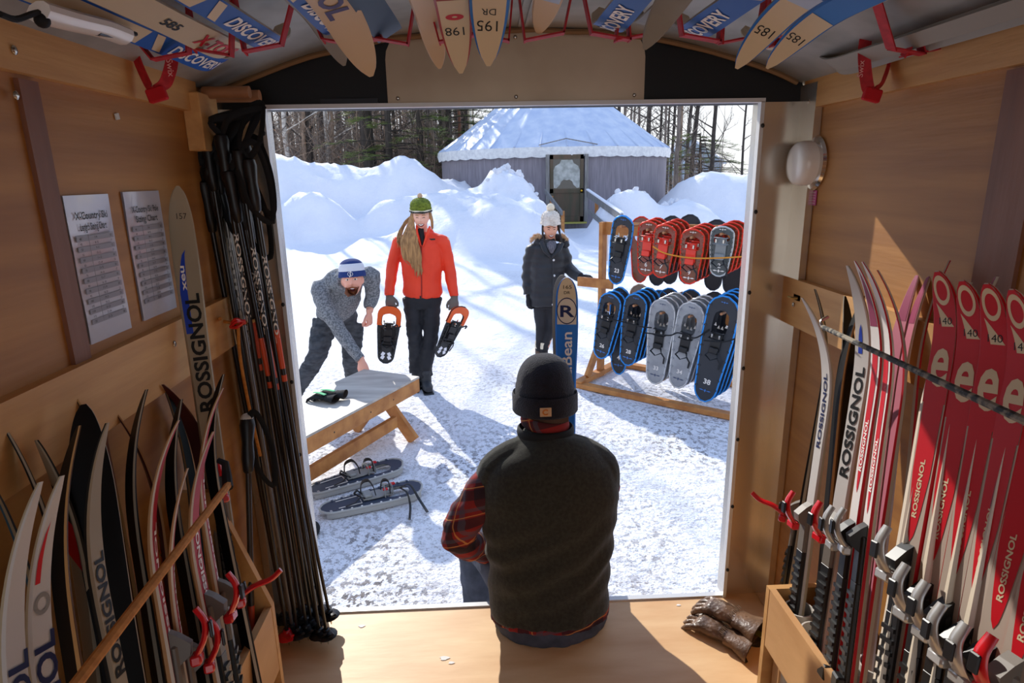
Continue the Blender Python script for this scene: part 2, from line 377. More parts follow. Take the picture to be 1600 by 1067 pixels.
# ---------------------------------------------------------------- sizing charts on the left wall
def chart(u0, v0, u1, v1, label, t1, t2):
    a = JX(u0, v0, -.896); b = JX(u1, v1, -.896)          # top near corner and bottom far corner
    o = thing('sizing_chart', (-.896, a.y, b.z), label, 'paper chart')
    w_, h_ = b.y-a.y, a.z-b.z
    n_ = 12; vs = []; fs = []
    for i in range(n_+1):
        for j in range(n_+1):
            yy = a.y+w_*i/n_; zz = b.z+h_*j/n_; vs.append((-.8955+.0025*noise.noise(V((yy*9, zz*9, u0))), yy, zz))
    k1 = len(vs)
    vs += [(-.8990, v[1], v[2]) for v in vs]
    for i in range(n_):
        for j in range(n_):
            q = i*(n_+1)+j; fs.append((q, q+n_+1, q+n_+2, q+1)); fs.append((k1+q, k1+q+1, k1+q+n_+2, k1+q+n_+1))
    m2 = MB(); m2.add(vs, fs); m2.build('sheet', M_paper, o, smooth=True)
    X0 = -.8922; m2 = MB(); m3 = MB()
    text_on(m2, t1, (X0, a.y+w_*.5, a.z-h_*.16), (0, 1, 0), (0, 0, 1), h_*.05, width=w_*.72, center=True)
    text_on(m2, t2, (X0, a.y+w_*.5, a.z-h_*.235), (0, 1, 0), (0, 0, 1), h_*.05, width=w_*.6, center=True)
    R_ = 17
    for r_ in range(R_):
        z1 = a.z-h_*(.27+.6*r_/R_)
        if r_ % 2 == 0: m3.box((X0-.0003, a.y+w_*.5, z1-h_*.3/R_), (.0004, w_*.84, h_*.6/R_))
        for cx, sx_ in ((.16, str(40+5*r_)), (.5, '%d-%d' % (7+r_, 9+r_)), (.85, str(10+r_))):
            text_on(m2, sx_, (X0, a.y+w_*cx, z1-h_*.42/R_), (0, 1, 0), (0, 0, 1), h_*.016, center=True, bold=.01)
    m3.box((X0, a.y+w_*.34, a.z-h_*.56), (.0005, .0008, h_*.6)); m3.box((X0, a.y+w_*.5, a.z-h_*.265), (.0005, w_*.86, .001))
    m2.build('lettering', M_ink, o, fix=False); m3.build('table_rows', M_pgrey, o)
chart(97, 306, 205, 512, 'laminated ski length chart, the one nearer the camera on left wall', 'X-Country Ski', 'Length Sizing Chart')
chart(190, 300, 276, 480, 'laminated ski pole chart, the one nearer the door on left wall', 'X-Country Ski Pole', 'Sizing Chart')
# ---------------------------------------------------------------- hanging fabric ski straps
def hang_strap(cx, cy, ztop, zbot, s, label, word):
    o = thing('ski_strap', (cx, cy, zbot), label, 'strap')
    def ribbon(pts, w, m, th=.0018):
        mb = MB(); pts = interp(pts, 6); mb.tube(pts, [(w/2, th/2)]*len(pts), 8, up=None if False else (0.3, 1, 0)); return mb
    a = [V((cx-.012, cy, ztop)), V((cx-.034, cy-.008, (ztop*.6+zbot*.4))), V((cx-.016, cy-.006, zbot+.035)), V((cx, cy-.004, zbot+.022))]
    b = [V((cx+.012, cy+.012, ztop)), V((cx+.04, cy+.01, (ztop*.55+zbot*.45))), V((cx+.026, cy, zbot+.045)), V((cx+.002, cy-.004, zbot+.022))]
    for pts in (a, b):
        P = interp(pts, 8); mb = MB(); vs = []; fs = []
        for i, q in enumerate(P):
            T, N, S = frame(P[min(i+1, len(P)-1)]-P[max(i-1, 0)], (1, 0, 0))
            Wd = V((.85, -.5, 0)).normalized() if pts is a else V((.7, .7, 0)).normalized()
            Wd = (Wd-T*Wd.dot(T)).normalized(); Nn = T.cross(Wd)
            for q1, q2 in ((-1, -1), (1, -1), (1, 1), (-1, 1)): vs.append(q+Wd*(.0135*q1)+Nn*(.0009*q2))
        for i in range(len(P)-1):
            for j in range(4): fs.append((i*4+j, i*4+(j+1) % 4, i*4+4+(j+1) % 4, i*4+4+j))
        fs += [(0, 1, 2, 3), (len(vs)-1, len(vs)-2, len(vs)-3, len(vs)-4)]
        mb.add(vs, fs); mb.build('loop', M_webred, o, smooth=True)
    mb = MB(); mb.box((cx, cy-.004, zbot+.012), (.042, .016, .03), Matrix.Rotation(.25*s, 3, 'Y'), bev=.003); mb.build('end_tab', mat('red_felt', '#c4101d', rough=.85), o)
    mb = MB(); text_on(mb, word, (cx+.036 if s < 0 else cx-.034, cy-.014, zbot+.085 if s < 0 else zbot+.05), (0.0, -.0, 1 if s > 0 else -1), (-s*1.0, 0, 0), .014, bold=.01)
    mb.build('lettering', mat('pale_pink_print', '#e7a9a4', rough=.7), o, fix=False)
q = JX(248, 157, -.835); hang_strap(-.835, q.y, q.z+.2, q.z, -1, 'red fabric ski strap hanging over the left wall rail', 'Swix')
q = JX(1360, 157, .83); hang_strap(.83, q.y, q.z+.2, q.z, 1, 'red fabric ski strap hanging over the right wall rail', 'Swix')
# ---------------------------------------------------------------- ski bins with plastic pipes
BINS = {}
def ski_bin(side):
    s = -1 if side == 'left' else 1
    xf = s*(.70 if s < 0 else .66); y1 = -.585 if s < 0 else -.555; y0 = -2.0; zt = .465 if s < 0 else .43; zb = .27 if s < 0 else .25
    o = thing('ski_bin', (s*.8, y1, 0), 'long plywood ski bin along the %s wall holding plastic pipes' % side, 'storage bin')
    mb = MB(); mb.box((xf, (y0+y1)/2, (zt+zb)/2), (.018, y1-y0, zt-zb)); mb.build('front_board', M_bin, o)
    mb = MB()
    if s < 0: mb.prism([(-.9, .0), (-.69, .0), (-.69, zt), (-.80, .80), (-.9, .80)], (0, y1+.018, 0), (1, 0, 0), (0, 0, 1), .018)
    else: mb.box(((xf+.9)/2-.008, y1+.009, (zt)/2), (.9-xf+.004, .018, zt))
    mb.build('end_board', M_board, o)
    for yy in (y1-.04, -1.2):
        mb = MB(); mb.box((xf-s*-.028, yy, zb/2), (.035, .035, zb)); mb.build('post', M_bin, o)
    k = 0; y = y1-.05
    while y > -1.75:
        for col in (0, 1):
            if s < 0 and col == 1 and False: continue
            x = s*(.745+.083*col) if s < 0 else s*(.712+.083*col)
            mb = MB(); mb.lathe([(.033, 0), (.037, 0), (.037, .405), (.033, .405), (.033, .01)], (x, y-col*.03, 0.0), (0, 0, 1), 20)
            mb.build('pipe', M_pvc, o, smooth=True); BINS.setdefault(side, []).append((x, y-col*.03))
        y -= .088; k += 1
ski_bin('left'); ski_bin('right')
# ================================================================ snow ground and banks
def snow_mat(name, specks):
    m = bpy.data.materials.new(name); m.use_nodes = True; n = m.node_tree.nodes; l = m.node_tree.links
    b = n['Principled BSDF']; b.inputs['Roughness'].default_value = .75; b.inputs['Specular IOR Level'].default_value = .25
    t = n.new('ShaderNodeTexCoord')
    def nz(s, d=5, st=(1, 1, 1), rough=.6):
        mp = n.new('ShaderNodeMapping'); mp.inputs['Scale'].default_value = st; l.new(t.outputs['Object'], mp.inputs[0])
        q = n.new('ShaderNodeTexNoise'); q.inputs['Scale'].default_value = s; q.inputs['Detail'].default_value = d; q.inputs['Roughness'].default_value = rough
        l.new(mp.outputs[0], q.inputs['Vector']); return q.outputs['Fac']
    def mr(x, a, bb, c=0, d=1):
        q = n.new('ShaderNodeMapRange'); q.inputs[1].default_value = a; q.inputs[2].default_value = bb; q.inputs[3].default_value = c; q.inputs[4].default_value = d; l.new(x, q.inputs[0]); return q.outputs[0]
    def mul(a, c, op='MULTIPLY'):
        q = n.new('ShaderNodeMath'); q.operation = op; l.new(a, q.inputs[0])
        if isinstance(c, (int, float)): q.inputs[1].default_value = c
        else: l.new(c, q.inputs[1])
        return q.outputs[0]
    def mix(f, a, c):
        q = n.new('ShaderNodeMix'); q.data_type = 'RGBA'; l.new(f, q.inputs['Factor'])
        if isinstance(a, tuple): q.inputs[6].default_value = a
        else: l.new(a, q.inputs[6])
        q.inputs[7].default_value = c; return q.outputs[2]
    col = mix(mr(nz(.8, 4), .35, .7), srgb('#f4f5fa'), srgb('#e9ebf3'))
    if specks:
        s = n.new('ShaderNodeSeparateXYZ'); l.new(t.outputs['Object'], s.inputs[0])
        near = mr(s.outputs['Y'], 1.0, 6.5, 1, .12)
        patch = mr(nz(.9, 3), .38, .6, .15, 1)
        sp_ = mul(mr(nz(24, 4, (1, .8, 1), .65), .52, .555), mul(near, patch))
        fine = mul(mr(nz(70, 2), .58, .62), mul(near, .8))
        col = mix(mul(mr(nz(3.2, 5), .5, .72), mul(near, .55)), col, srgb('#c3bfc6'))
        col = mix(mul(sp_, .85), col, srgb('#4a3f39')); col = mix(mul(fine, .6), col, srgb('#6f6055'))
    l.new(col, b.inputs['Base Color'])
    h = mul(mul(nz(9, 6), 1.0), mul(nz(40, 4), .35), 'ADD')
    bp = n.new('ShaderNodeBump'); bp.inputs['Strength'].default_value = .75 if specks else .5; bp.inputs['Distance'].default_value = .05
    l.new(h, bp.inputs['Height']); l.new(bp.outputs[0], b.inputs['Normal'])
    return m
M_ground = snow_mat('trampled_snow', True); M_bank = snow_mat('bank_snow', False)
MOUNDS = [(-9.5, 17.5, 3.0, 2.6, 2.75), (-6.6, 17.0, 2.0, 1.7, 2.35), (-4.6, 17.6, 1.7, 1.5, 2.0), (-2.5, 18.0, 1.5, 1.7, 2.2), (-.9, 19.0, 1.3, 1.6, 1.5),
          (-6.3, 13.6, 1.2, 1.5, 1.25), (-4.6, 15.0, 1.3, 1.0, 1.35), (-7.6, 11.0, 1.6, 1.6, 1.0), (-2.2, 15.6, 1.3, 1.0, 1.15),
          (.6, 15.7, 1.1, 1.6, 1.8), (-.9, 15.2, 1.5, 1.7, 1.3), (.3, 13.6, 1.5, 1.5, 1.2), (1.3, 14.6, .6, 1.2, 1.25), (-1.2, 13.8, 1.2, 1.2, .85),
          (3.85, 15.7, .9, 1.2, 1.35), (5.3, 15.2, 1.3, 1.2, 1.1), (4.6, 13.4, 1.2, 1.2, .55), (7.3, 18.2, 1.8, 1.6, 1.75), (9.6, 17.5, 1.8, 2.0, 1.9), (8.2, 13.5, 1.6, 1.2, .9), (12, 15, 2.5, 2.5, 2.1), (6.2, 12.2, 1.1, .9, .35)]
def bank_h(x, y):
    w = 0.55*noise.noise(V((x*.45, y*.45, 3.1))); x2 = x+w; y2 = y+.5*noise.noise(V((x*.5, y*.5, 9.7))); s = 0
    for cx, cy, rx, ry, h in MOUNDS:
        r2 = ((x2-cx)/rx)**2+((y2-cy)/ry)**2
        if r2 < 6: s += (h*math.exp(-(r2**1.35)*.75))**4
    return s**.25
def ground_z(x, y):
    t = min(max((y-7.5)/10, 0), 1); t = t*t*(3-2*t); z = GZ+t*(.62 if x < 0 else .62-.12*min(x, 2.4))
    return z
def final_z(x, y):
    g = ground_z(x, y); h = bank_h(x, y)*min(max((y-8)/3, 0), 1); k = 11.0
    z = g if h < .01 else g+math.log(1+math.exp(k*(h-max(g, 0)-.28)))/k*1.1
    k = min(max((z-ground_z(x, y))/1.0, 0), 1)
    z += k*(.16*noise.noise(V((x*1.1, y*1.1, 0)))+.20*abs(noise.noise(V((x*2.1, y*2.1, 5))))+.05*noise.noise(V((x*8, y*8, 1))))
    if y < 9: z += .010*noise.noise(V((x*2.2, y*2.2, 2)))+.006*noise.noise(V((x*7, y*7, 7)))
    else: z += .05*noise.noise(V((x*.9, y*.9, 2)))
    return z
ys = []; y = -7.0
while y < 75:
    ys.append(y); y += .12 if y < 10 else (.16 if y < 20 else 1.2) if y > -.5 else .5
vs = []; fs = []; nx = 190; mi = []
for y in ys:
    wd = 9+max(y, 0)*.75
    for i in range(nx+1):
        q = -1+2*i/nx; x = .8+wd*(q*.55+q**3*.45); vs.append((x, y, final_z(x, y)-(.02 if y < .2 else 0)))
for j in range(len(ys)-1):
    for i in range(nx): a = j*(nx+1)+i; fs.append((a, a+1, a+nx+2, a+nx+1)); mi.append(0 if ys[j] < 10.5 else 1)
mb = MB(); mb.add(vs, fs, mi); g = mb.build('ground', [M_ground, M_bank], smooth=True, fix=False); struct(g)
# loose chunks of ploughed snow along the mound crest
def chunk_mesh(seed):
    bm = bmesh.new(); bmesh.ops.create_icosphere(bm, subdivisions=2, radius=1)
    for v in bm.verts: v.co *= 1+.35*noise.noise(v.co*1.3+V((seed*7, 0, 0))); v.co.z *= .75
    me = bpy.data.meshes.new('snow_chunk'); bm.to_mesh(me); bm.free(); me.materials.append(M_bank)
    me.polygons.foreach_set('use_smooth', [True]*len(me.polygons)); return me
cms = [chunk_mesh(i) for i in range(4)]
random.seed(3)
spots = [(-.35+1.7*random.random()**.8, 15.1+random.random()*.9) for _ in range(26)]+[(3.4+random.random()*2.0, 15.2+random.random()*.6) for _ in range(10)]
for i, (x, y) in enumerate(spots):
    o = bpy.data.objects.new('snow_chunk', cms[i % 4]); COL.objects.link(o); r_ = .04+.09*random.random()
    o.location = (x, y, final_z(x, y)+r_*.25); o.scale = (r_, r_, r_); o.rotation_euler = (random.random()*3, random.random()*3, random.random()*6)
    if i < 26: tag(o, 'lump of ploughed snow on crest of the bank left of the round tent door', 'snow lump', 'snow lumps left of the tent door')
    else: tag(o, 'lump of ploughed snow on the bank right of the round tent door', 'snow lump', 'snow lumps right of the tent door')
# ================================================================ yurt
YC = V((2.45, 22.0, 0)); YR = 4.08; ZW = 2.25
M_wall = mat('grey_tent_fabric', '#8b858c', c2='#79737a', scale=6, stretch=(3, 3, .25), rough=.85, bump=.15, bscale=3)
M_roof = mat('pale_tent_roof', '#cfdaec', c2='#b9c8e2', scale=3, stretch=(1, 1, 1), rough=.5, bump=.5, bscale=2.5)
M_skirt = mat('white_tent_skirt', '#e6e7e6', rough=.7, c2='#cfd0d2', scale=9, bump=.4, bscale=6)
yt = thing('yurt', (YC.x, YC.y, 0), 'large round grey fabric tent with pale cone roof and brown door', 'yurt')
mb = MB(); mb.lathe([(YR, -.3), (YR, .6), (YR, ZW)], YC, n=96); mb.build('wall', M_wall, yt, smooth=True)
mb = MB(); vs = []; fs = []; n_ = 192
APEX = ZW+.12+.74*YR
for k in range(13):
    t = k/12; r_ = (YR+.1)*(1-t)+.35*t; z = (ZW+.12)+(APEX-ZW-.12)*t*.92
    for j in range(n_):
        a = 2*math.pi*j/n_; d = .02*(1 if j % 6 == 0 else 0)-.035*math.sin(math.pi*t)*(1 if j % 6 else 0)*(abs(math.sin(math.pi*j/6)))
        vs.append((YC.x+r_*math.cos(a), YC.y+r_*math.sin(a), z+d))
for k in range(12):
    for j in range(n_): fs.append((k*n_+j, k*n_+(j+1) % n_, (k+1)*n_+(j+1) % n_, (k+1)*n_+j))
mb.add(vs, fs); mb.build('roof', M_roof, yt, smooth=True)
mb = MB(); vs = []; fs = []
for k, (r_, z) in enumerate(((YR+.11, ZW+.14), (YR+.13, ZW+.02), (YR+.09, ZW-.14))):
    for j in range(n_):
        a = 2*math.pi*j/n_; w = .02*math.sin(j*1.3+k); zz = z-(.035*abs(math.sin(a*24)) if k == 2 else 0)
        vs.append((YC.x+(r_+w)*math.cos(a), YC.y+(r_+w)*math.sin(a), zz))
for k in range(2):
    for j in range(n_): fs.append((k*n_+j, k*n_+(j+1) % n_, (k+1)*n_+(j+1) % n_, (k+1)*n_+j))
mb.add(vs, fs); mb.build('skirt', M_skirt, yt, smooth=True)
# radial seams
M_seam = mat('tent_seam', '#b9c6dd', rough=.6)
for j in range(0, 32):
    a = 2*math.pi*j/32
    if math.sin(a) > .5: continue
    mb = MB(); p = lambda r_, z: (YC.x+r_*math.cos(a), YC.y+r_*math.sin(a), z)
    mb.tube([p(YR+.1, ZW+.15), p((YR+.1)*.5, ZW+.12+.46*(APEX-ZW-.12)+.03), p(.4, ZW+.12+.92*(APEX-ZW-.12)+.02)], (.03), 5); mb.build('seam', M_seam, yt)
# door
DY = YC.y-YR-.04; dx0, dx1 = JY(859, 300, DY).x, JY(911, 300, DY).x; db, dt = .14, 2.16
d = dx1-dx0; M_dk = mat('door_brown', '#5b4634', c2='#45402c', scale=2, stretch=(4, 4, .7), rough=.5); M_weather = mat('weathered_post', '#8c8a88', c2='#6f6d6a', scale=5, stretch=(5, 5, .5), rough=.8)
for x in (dx0-.07, dx1+.09): mb = MB(); mb.box((x, DY-.02, (db+dt)/2), (.11, .12, dt-db)); mb.build('door_post', M_weather, yt)
dr = MB()
for c, s in (((dx0+.05, 1.14), (.1, 2.02)), ((dx1-.05, 1.14), (.1, 2.02)), (((dx0+dx1)/2, 2.09), (d, .13)), (((dx0+dx1)/2, 1.08), (d, .13)), (((dx0+dx1)/2, .22), (d, .16))): dr.box((c[0], DY-.05, c[1]), (s[0], .05, s[1]))
dr.box(((dx0+dx1)/2, DY-.035, .65), (d-.18, .02, .75))
do = dr.build('door', M_dk, yt)
mb = MB(); mb.box(((dx0+dx1)/2, DY-.035, 1.58), (d-.18, .015, .9)); mb.build('pane', mat('door_glass', '#20262c', rough=.05, coat=1), do)
mb = MB(); cx = (dx0+dx1)/2; half = [(0, 2.0), (.16, 2.0), (.2, 1.9), (.33, 1.82), (.38, 1.7), (.38, 1.3), (.37, 1.17), (.3, 1.16), (.2, 1.26), (.16, 1.36), (.08, 1.42), (0, 1.4)]
k_ = (d-.2)/.78; pl = [(cx+x*k_, z) for x, z in half]+[(cx-x*k_, z) for x, z in reversed(half[1:-1])]
mb.prism(pl, (0, DY-.042, 0), (1, 0, 0), (0, 0, 1), .004)
mb.build('etched_pattern', mat('etched_glass', '#b9bcb8', rough=.35, c2='#8f938e', scale=7), do)
mb = MB(); mb.tube([(dx1-.07, DY-.07, 1.08), (dx1-.07, DY-.13, 1.08)], .02, 10); mb.ell((dx1-.07, DY-.14, 1.08), .038); mb.build('knob', mat('brass', '#d8a83a', metal=1, rough=.25), do, smooth=True)
mb = MB(); mb.box((cx, DY-.1, .11), (d+.2, .2, .05)); mb.build('sill', mat('yellow_sill', '#a8a04a', rough=.6), yt)
mb = MB(); mb.beam((cx-.85, DY-.05, ZW+.19), (cx, DY+.1, ZW+.38), .03, .03); mb.beam((cx, DY+.1, ZW+.38), (cx+.95, DY+.0, ZW+.19), .03, .03); mb.build('rain_bar', M_weather, yt)
# chimney pipes behind the tent
for u, r_, lb, m in ((718, .07, 'dull brown stove pipe left of the tent roof', M_batten), (735, .11, 'shiny grey stove pipe left of the tent roof', M_steel)):
    p = JY(u, 200, 25.6); mb = MB(); mb.tube([(p.x, 25.6, .6), (p.x, 25.6, 6.5)], r_, 14); o = thing('stove_pipe', (p.x, 25.6, .6), lb, 'pipe'); mb.build('pipe', m, o, smooth=True)
    mb = MB(); mb.lathe([(0, .3), (r_*1.6, .1), (r_*1.6, 0), (0, 0)], (p.x, 25.6, 6.5), n=14); mb.build('cap', m, o)
# stair rails by the tent door
def rail(a, b, w, posts, label, snow):
    o = thing('stair_rail', tuple(b), label, 'hand rail'); mb = MB(); mb.beam(a, b, .05, w); mb.build('board', M_weather, o)
    if snow: mb = MB(); mb.beam(V(a)+V((0, 0, w*.55)), V(b)+V((0, 0, w*.55)), .09, .05, bev=.01); mb.build('snow_cap', M_bank, o)
    for t in posts:
        p = V(a).lerp(V(b), t); mb = MB(); mb.box((p.x+.05, p.y, (p.z+final_z(p.x, p.y))/2-.15), (.09, .09, abs(p.z-final_z(p.x, p.y))+.35)); mb.build('post', M_bench, o)
rail(JY(852, 298, 17.6), JY(878, 333, 15.3), .12, (.3, .95), 'dark wooden stair rail on the left of tent door', False)
rail(JY(918, 302, 17.2), JY(972, 340, 13.6), .2, (.25, .55, .95), 'snow-capped plank stair rail on the right of tent door', True)
a, b = JY(920, 330, 16.5), JY(942, 350, 14.6); mb = MB(); mb.beam(a, b, .05, .12); tag(mb.build('plank', M_weather), 'low weathered plank lying below the right stair rail', 'plank')
# grey house far behind
hx = JY(1075, 250, 62).x; ho = thing('house', (hx, 62, 0), 'small grey gabled house behind bare trees on the right', 'house')
mb = MB(); mb.prism([(hx-3.4, -1), (hx+3.4, -1), (hx+3.4, 2.6), (hx, 4.8), (hx-3.4, 2.6)], (0, 66, 0), (1, 0, 0), (0, 0, 1), 4); mb.build('wall', mat('house_grey', '#8f9aa3', rough=.8), ho)
mb = MB(); mb.beam((hx-3.8, 64, 2.45), (hx, 64, 4.95), 4.6, .18, up=(0, 0, 1)); mb.beam((hx, 64, 4.95), (hx+3.8, 64, 2.45), 4.6, .18, up=(0, 0, 1)); mb.build('roof', mat('snowy_roof', '#dcdfe6', rough=.7), ho)
mb = MB(); mb.box((hx-.9, 61.95, 2.2), (1.2, .1, 2.4)); mb.build('window', mat('house_window', '#a9bccd', rough=.1), ho)
# ================================================================ woods
M_bark = mat('grey_bark', '#857970', c2='#5d534c', scale=4, stretch=(3, 3, .6), rough=.9, bump=.4)
M_bark2 = mat('brown_bark', '#a48d79', c2='#786556', scale=4, stretch=(3, 3, .6), rough=.9)
M_dark = mat('dark_bark', '#4d4540', c2='#332e2a', scale=6, stretch=(3, 3, .6), rough=.95, bump=.4)
M_birch = mat('birch_bark', '#d6d0c8', c2='#6b625c', scale=6, stretch=(.6, .6, 4), rough=.7, lo=.5, hi=.72)
M_needle = mat('pine_needles', '#8a9c4c', c2='#5a6c30', scale=5, rough=.8)
M_leafdead = mat('dry_leaves', '#b06d3f', c2='#8a6a4a', scale=5, rough=.8)
def tree_mesh(seed, H=12, r0=.11, lean=.04, nb=16, start=.8, up=.7, m=None, fork=False, brl=2.2):
    R = random.Random(seed); mb = MB()
    def limb(p, d, L, r, depth, n=5):
        pts = [V(p)]; rad = [r]; d = V(d).normalized(); k = 5 if depth < 2 else 3
        for i in range(k):
            d = (d+V((R.uniform(-1, 1), R.uniform(-1, 1), R.uniform(-.3, .6)))*.16).normalized(); pts.append(pts[-1]+d*(L/k)); rad.append(r*(1-.8*(i+1)/k))
        mb.tube(pts, rad, n, cap=False)
        if depth < 3:
            for j in range(4 if depth == 1 else 3):
                t = R.uniform(.3, 1); i = min(int(t*k), k-1); q = pts[i].lerp(pts[i+1], t*k-i)
                dd = (d+V((R.uniform(-1, 1), R.uniform(-1, 1), R.uniform(-.2, .8)))*.9).normalized(); limb(q, dd, L*R.uniform(.35, .6), r*.45, depth+1, 3)
    pts = []; x = y = 0; k = 10
    lx, ly = R.uniform(-lean, lean), R.uniform(-lean, lean)
    for i in range(k+1):
        z = H*i/k; pts.append(V((lx*z+.05*R.uniform(-1, 1), ly*z+.05*R.uniform(-1, 1), z-.4 if i == 0 else z)))
    mb.tube(pts, [r0*(1-.75*i/k)*(1.25 if i == 0 else 1) for i in range(k+1)], 7, cap=False)
    for j in range(nb):
        z = start+(H-start)*(j/nb)**1.25*.8; i = min(int(z/H*k), k-1); q = pts[i].lerp(pts[i+1], z/H*k-i); a = R.uniform(0, 6.28)
        limb(q, (math.cos(a), math.sin(a), up*R.uniform(.4, 1.5)), brl*R.uniform(.5, 1), r0*.28, 1, 4)
    me = mb.mesh('tree', m or M_bark); me.polygons.foreach_set('use_smooth', [True]*len(me.polygons)); return me
P_thin = [tree_mesh(10+i, H=13, r0=.06+.012*i, nb=12, start=1.2+.3*i, m=(M_bark, M_bark2, M_dark)[i % 3]) for i in range(6)]
P_big = [tree_mesh(30+i, H=15, r0=.16, nb=16, start=2.5, m=M_dark if i else M_bark, brl=3.2) for i in range(3)]
P_birch = [tree_mesh(40+i, H=14, r0=.11, nb=10, start=3.0, m=M_birch, lean=.06) for i in range(2)]
P_bush = [tree_mesh(50+i, H=3.2, r0=.03, nb=16, start=.15, m=(M_bark2, M_bark)[i % 2], brl=1.5, up=.9) for i in range(3)]
def put(me, x, y, s, rz, name, label, cat, group=None, sz=None):
    o = bpy.data.objects.new(name, me); COL.objects.link(o); o.location = (x, y, final_z(x, y)-.05); o.scale = (s, s, sz or s); o.rotation_euler = (0, 0, rz); return tag(o, label, cat, group)
random.seed(21)
def band(u0, u1, n, y0, y1, mind=0):
    out = []
    for i in range(n):
        u = u0+(u1-u0)*(i+random.random())/n; y = y0+(y1-y0)*random.random(); out.append((JY(u, 250, y).x, y))
    return out
def woods(ps, x, y, s, far):
    k = random.randrange(len(ps)); u = 756+(x-CAM.x)/(y-CAM.y)*982; c_ = ('grey', 'brown', 'dark')[k % 3] if k < 6 else 'stout dark'
    w_ = 'above the left crest' if u < 500 else 'over the dip' if u < 590 else 'above the rounded middle crest' if u < 665 else 'beside the tent roof'
    put(ps[k], x, y, s, random.random()*6, 'bare_tree', 'bare %s tree %s of the left snow banks%s' % (c_, w_, ', far back' if far else ''), 'tree', 'bare %s trees %s%s' % (c_, w_, ' far back' if far else ''), sz=s*(.8 if far else .58))
for x, y in band(395, 735, 80, 24, 46): woods(P_thin, x, y, random.uniform(.8, 1.35), False)
for x, y in band(400, 740, 40, 44, 68): woods(P_thin+P_big, x, y, random.uniform(1.2, 1.9), True)
for x, y in band(400, 700, 46, 22, 34):
    k = random.randrange(3); u = 756+(x-CAM.x)/(y-CAM.y)*982; w_ = 'left crest' if u < 480 else 'slope right of the left crest' if u < 540 else 'dip' if u < 600 else 'middle crest' if u < 660 else 'end by the tent'
    put(P_bush[k], x, y, random.uniform(.8, 1.4), random.random()*6, 'bare_shrub', 'leafless %s shrub behind the %s of the snow banks' % (('spreading brown', 'grey', 'narrow brown')[k], w_), 'shrub', 'leafless %s shrubs behind the %s' % (('spreading brown', 'grey', 'narrow brown')[k], w_))
for x, y in band(960, 1075, 13, 27, 42): put(random.choice(P_thin), x, y, random.uniform(.9, 1.3), random.random()*6, 'bare_tree', 'bare thin tree behind right side of the round tent roof', 'tree', 'bare thin trees behind the right of the tent')
for x, y in band(1050, 1135, 14, 26, 36): put(random.choice(P_bush), x, y, random.uniform(.6, 1.0), random.random()*6, 'bare_shrub', 'leafless shrub right of the tent in front of grey house', 'shrub', 'leafless shrubs right of the tent')
def at_tree(me, u, y, s, rz, label, name='bare_tree', sz=None): p = JY(u, 250, y); return put(me, p.x, y, s, rz, name, label, 'tree', sz=sz)
at_tree(P_birch[0], 451, 25, 1.1, .3, 'white birch trunk standing by the left edge of the opening', 'birch_tree')
at_tree(P_birch[1], 512, 27, 1.0, 1.0, 'white birch leaning behind the dip in left snow bank', 'birch_tree')
at_tree(P_birch[0], 425, 33, .7, 2.0, 'thin birch at far left edge of the woods', 'birch_tree')
at_tree(P_birch[1], 648, 30, .7, 4.0, 'pale slender birch right of the thick dark trunk', 'birch_tree')
at_tree(P_big[1], 584, 24, 1.75, 0, 'thickest dark trunk among the left woods')
at_tree(P_big[2], 482, 25, 1.0, 2, 'dark trunk between the two white birches')
at_tree(P_big[0], 650, 33, 1.2, 3, 'dark trunk behind the pines left of the tent')
at_tree(P_big[0], 1056, 27, .75, 1, 'tall bare tree with forked limbs just right of the tent')
at_tree(P_big[1], 1078, 30, .85, 2, 'bare tree in front of the grey gabled house')
at_tree(P_big[2], 1110, 28, .75, 3, 'straight dark tree right of the grey house')
at_tree(P_thin[2], 1161, 26, .75, 2, 'lone thin sapling against the white sky at far right')
at_tree(P_thin[0], 1128, 27, .38, 2, 'short bare stake-like sapling right of the grey house')
# pines with green needles
def pine(x, y, H, seed, label):
    R = random.Random(seed); z0 = final_z(x, y); o = thing('pine_tree', (x, y, z0), label, 'tree'); mt = MB(); mf = MB()
    mt.tube([(x, y, z0-.2), (x+.1, y, z0+H*.5), (x, y, z0+H)], [.17, .11, .03], 8, cap=False)
    for k in range(34):
        z = z0+1.6+(H-1.6)*k/34; L = 3.0*(1-.55*k/34)*R.uniform(.7, 1.1); a = R.uniform(0, 6.28); d = V((math.cos(a), math.sin(a), .12)); p = V((x, y, z)); pts = [p+d*L*t+V((0, 0, -.5*t*t)) for t in (0, .35, .7, 1)]
        mt.tube(pts, [.03, .022, .012, .005], 4, cap=False)
        for j in range(20):
            t = R.uniform(.3, 1); q = p+d*L*t+V((0, 0, -.5*t*t)); sd_ = V((-d.y, d.x, 0))*R.choice((-1, 1)); tip = q+(sd_*R.uniform(.2, .55)*(1.3-t)+d*.25+V((0, 0, R.uniform(-.08, .05))))
            ax = (tip-q); nrm = V((0, 0, 1)); wv = ax.cross(nrm).normalized()
            for i_ in range(9):
                s_ = (i_+.5)/9; b_ = q+ax*s_
                for sg in (-1, 1): mf.add([b_, b_+ax*.07, b_+wv*sg*.15+ax*.15+V((0, 0, R.uniform(-.05, .03)))], [(0, 1, 2)])
    mt.build('trunk', M_dark, o, fix=False); mf.build('foliage', M_needle, o, fix=False)
for i, (u, y, H, lb) in enumerate(((606, 23.2, 8, 'green pine with drooping boughs beside the thick dark trunk'), (655, 23.6, 8.5, 'green pine between dark trunk and the stove pipes'), (735, 27.5, 9, 'green pine behind the stove pipes and left roof slope'), (700, 24.5, 8.5, 'green pine farther back left of the stove pipes'), (1092, 31, 3.6, 'small dark evergreen low beside the grey house'))):
    p = JY(u, 250, y); pine(p.x, y, H, 60+i, lb)
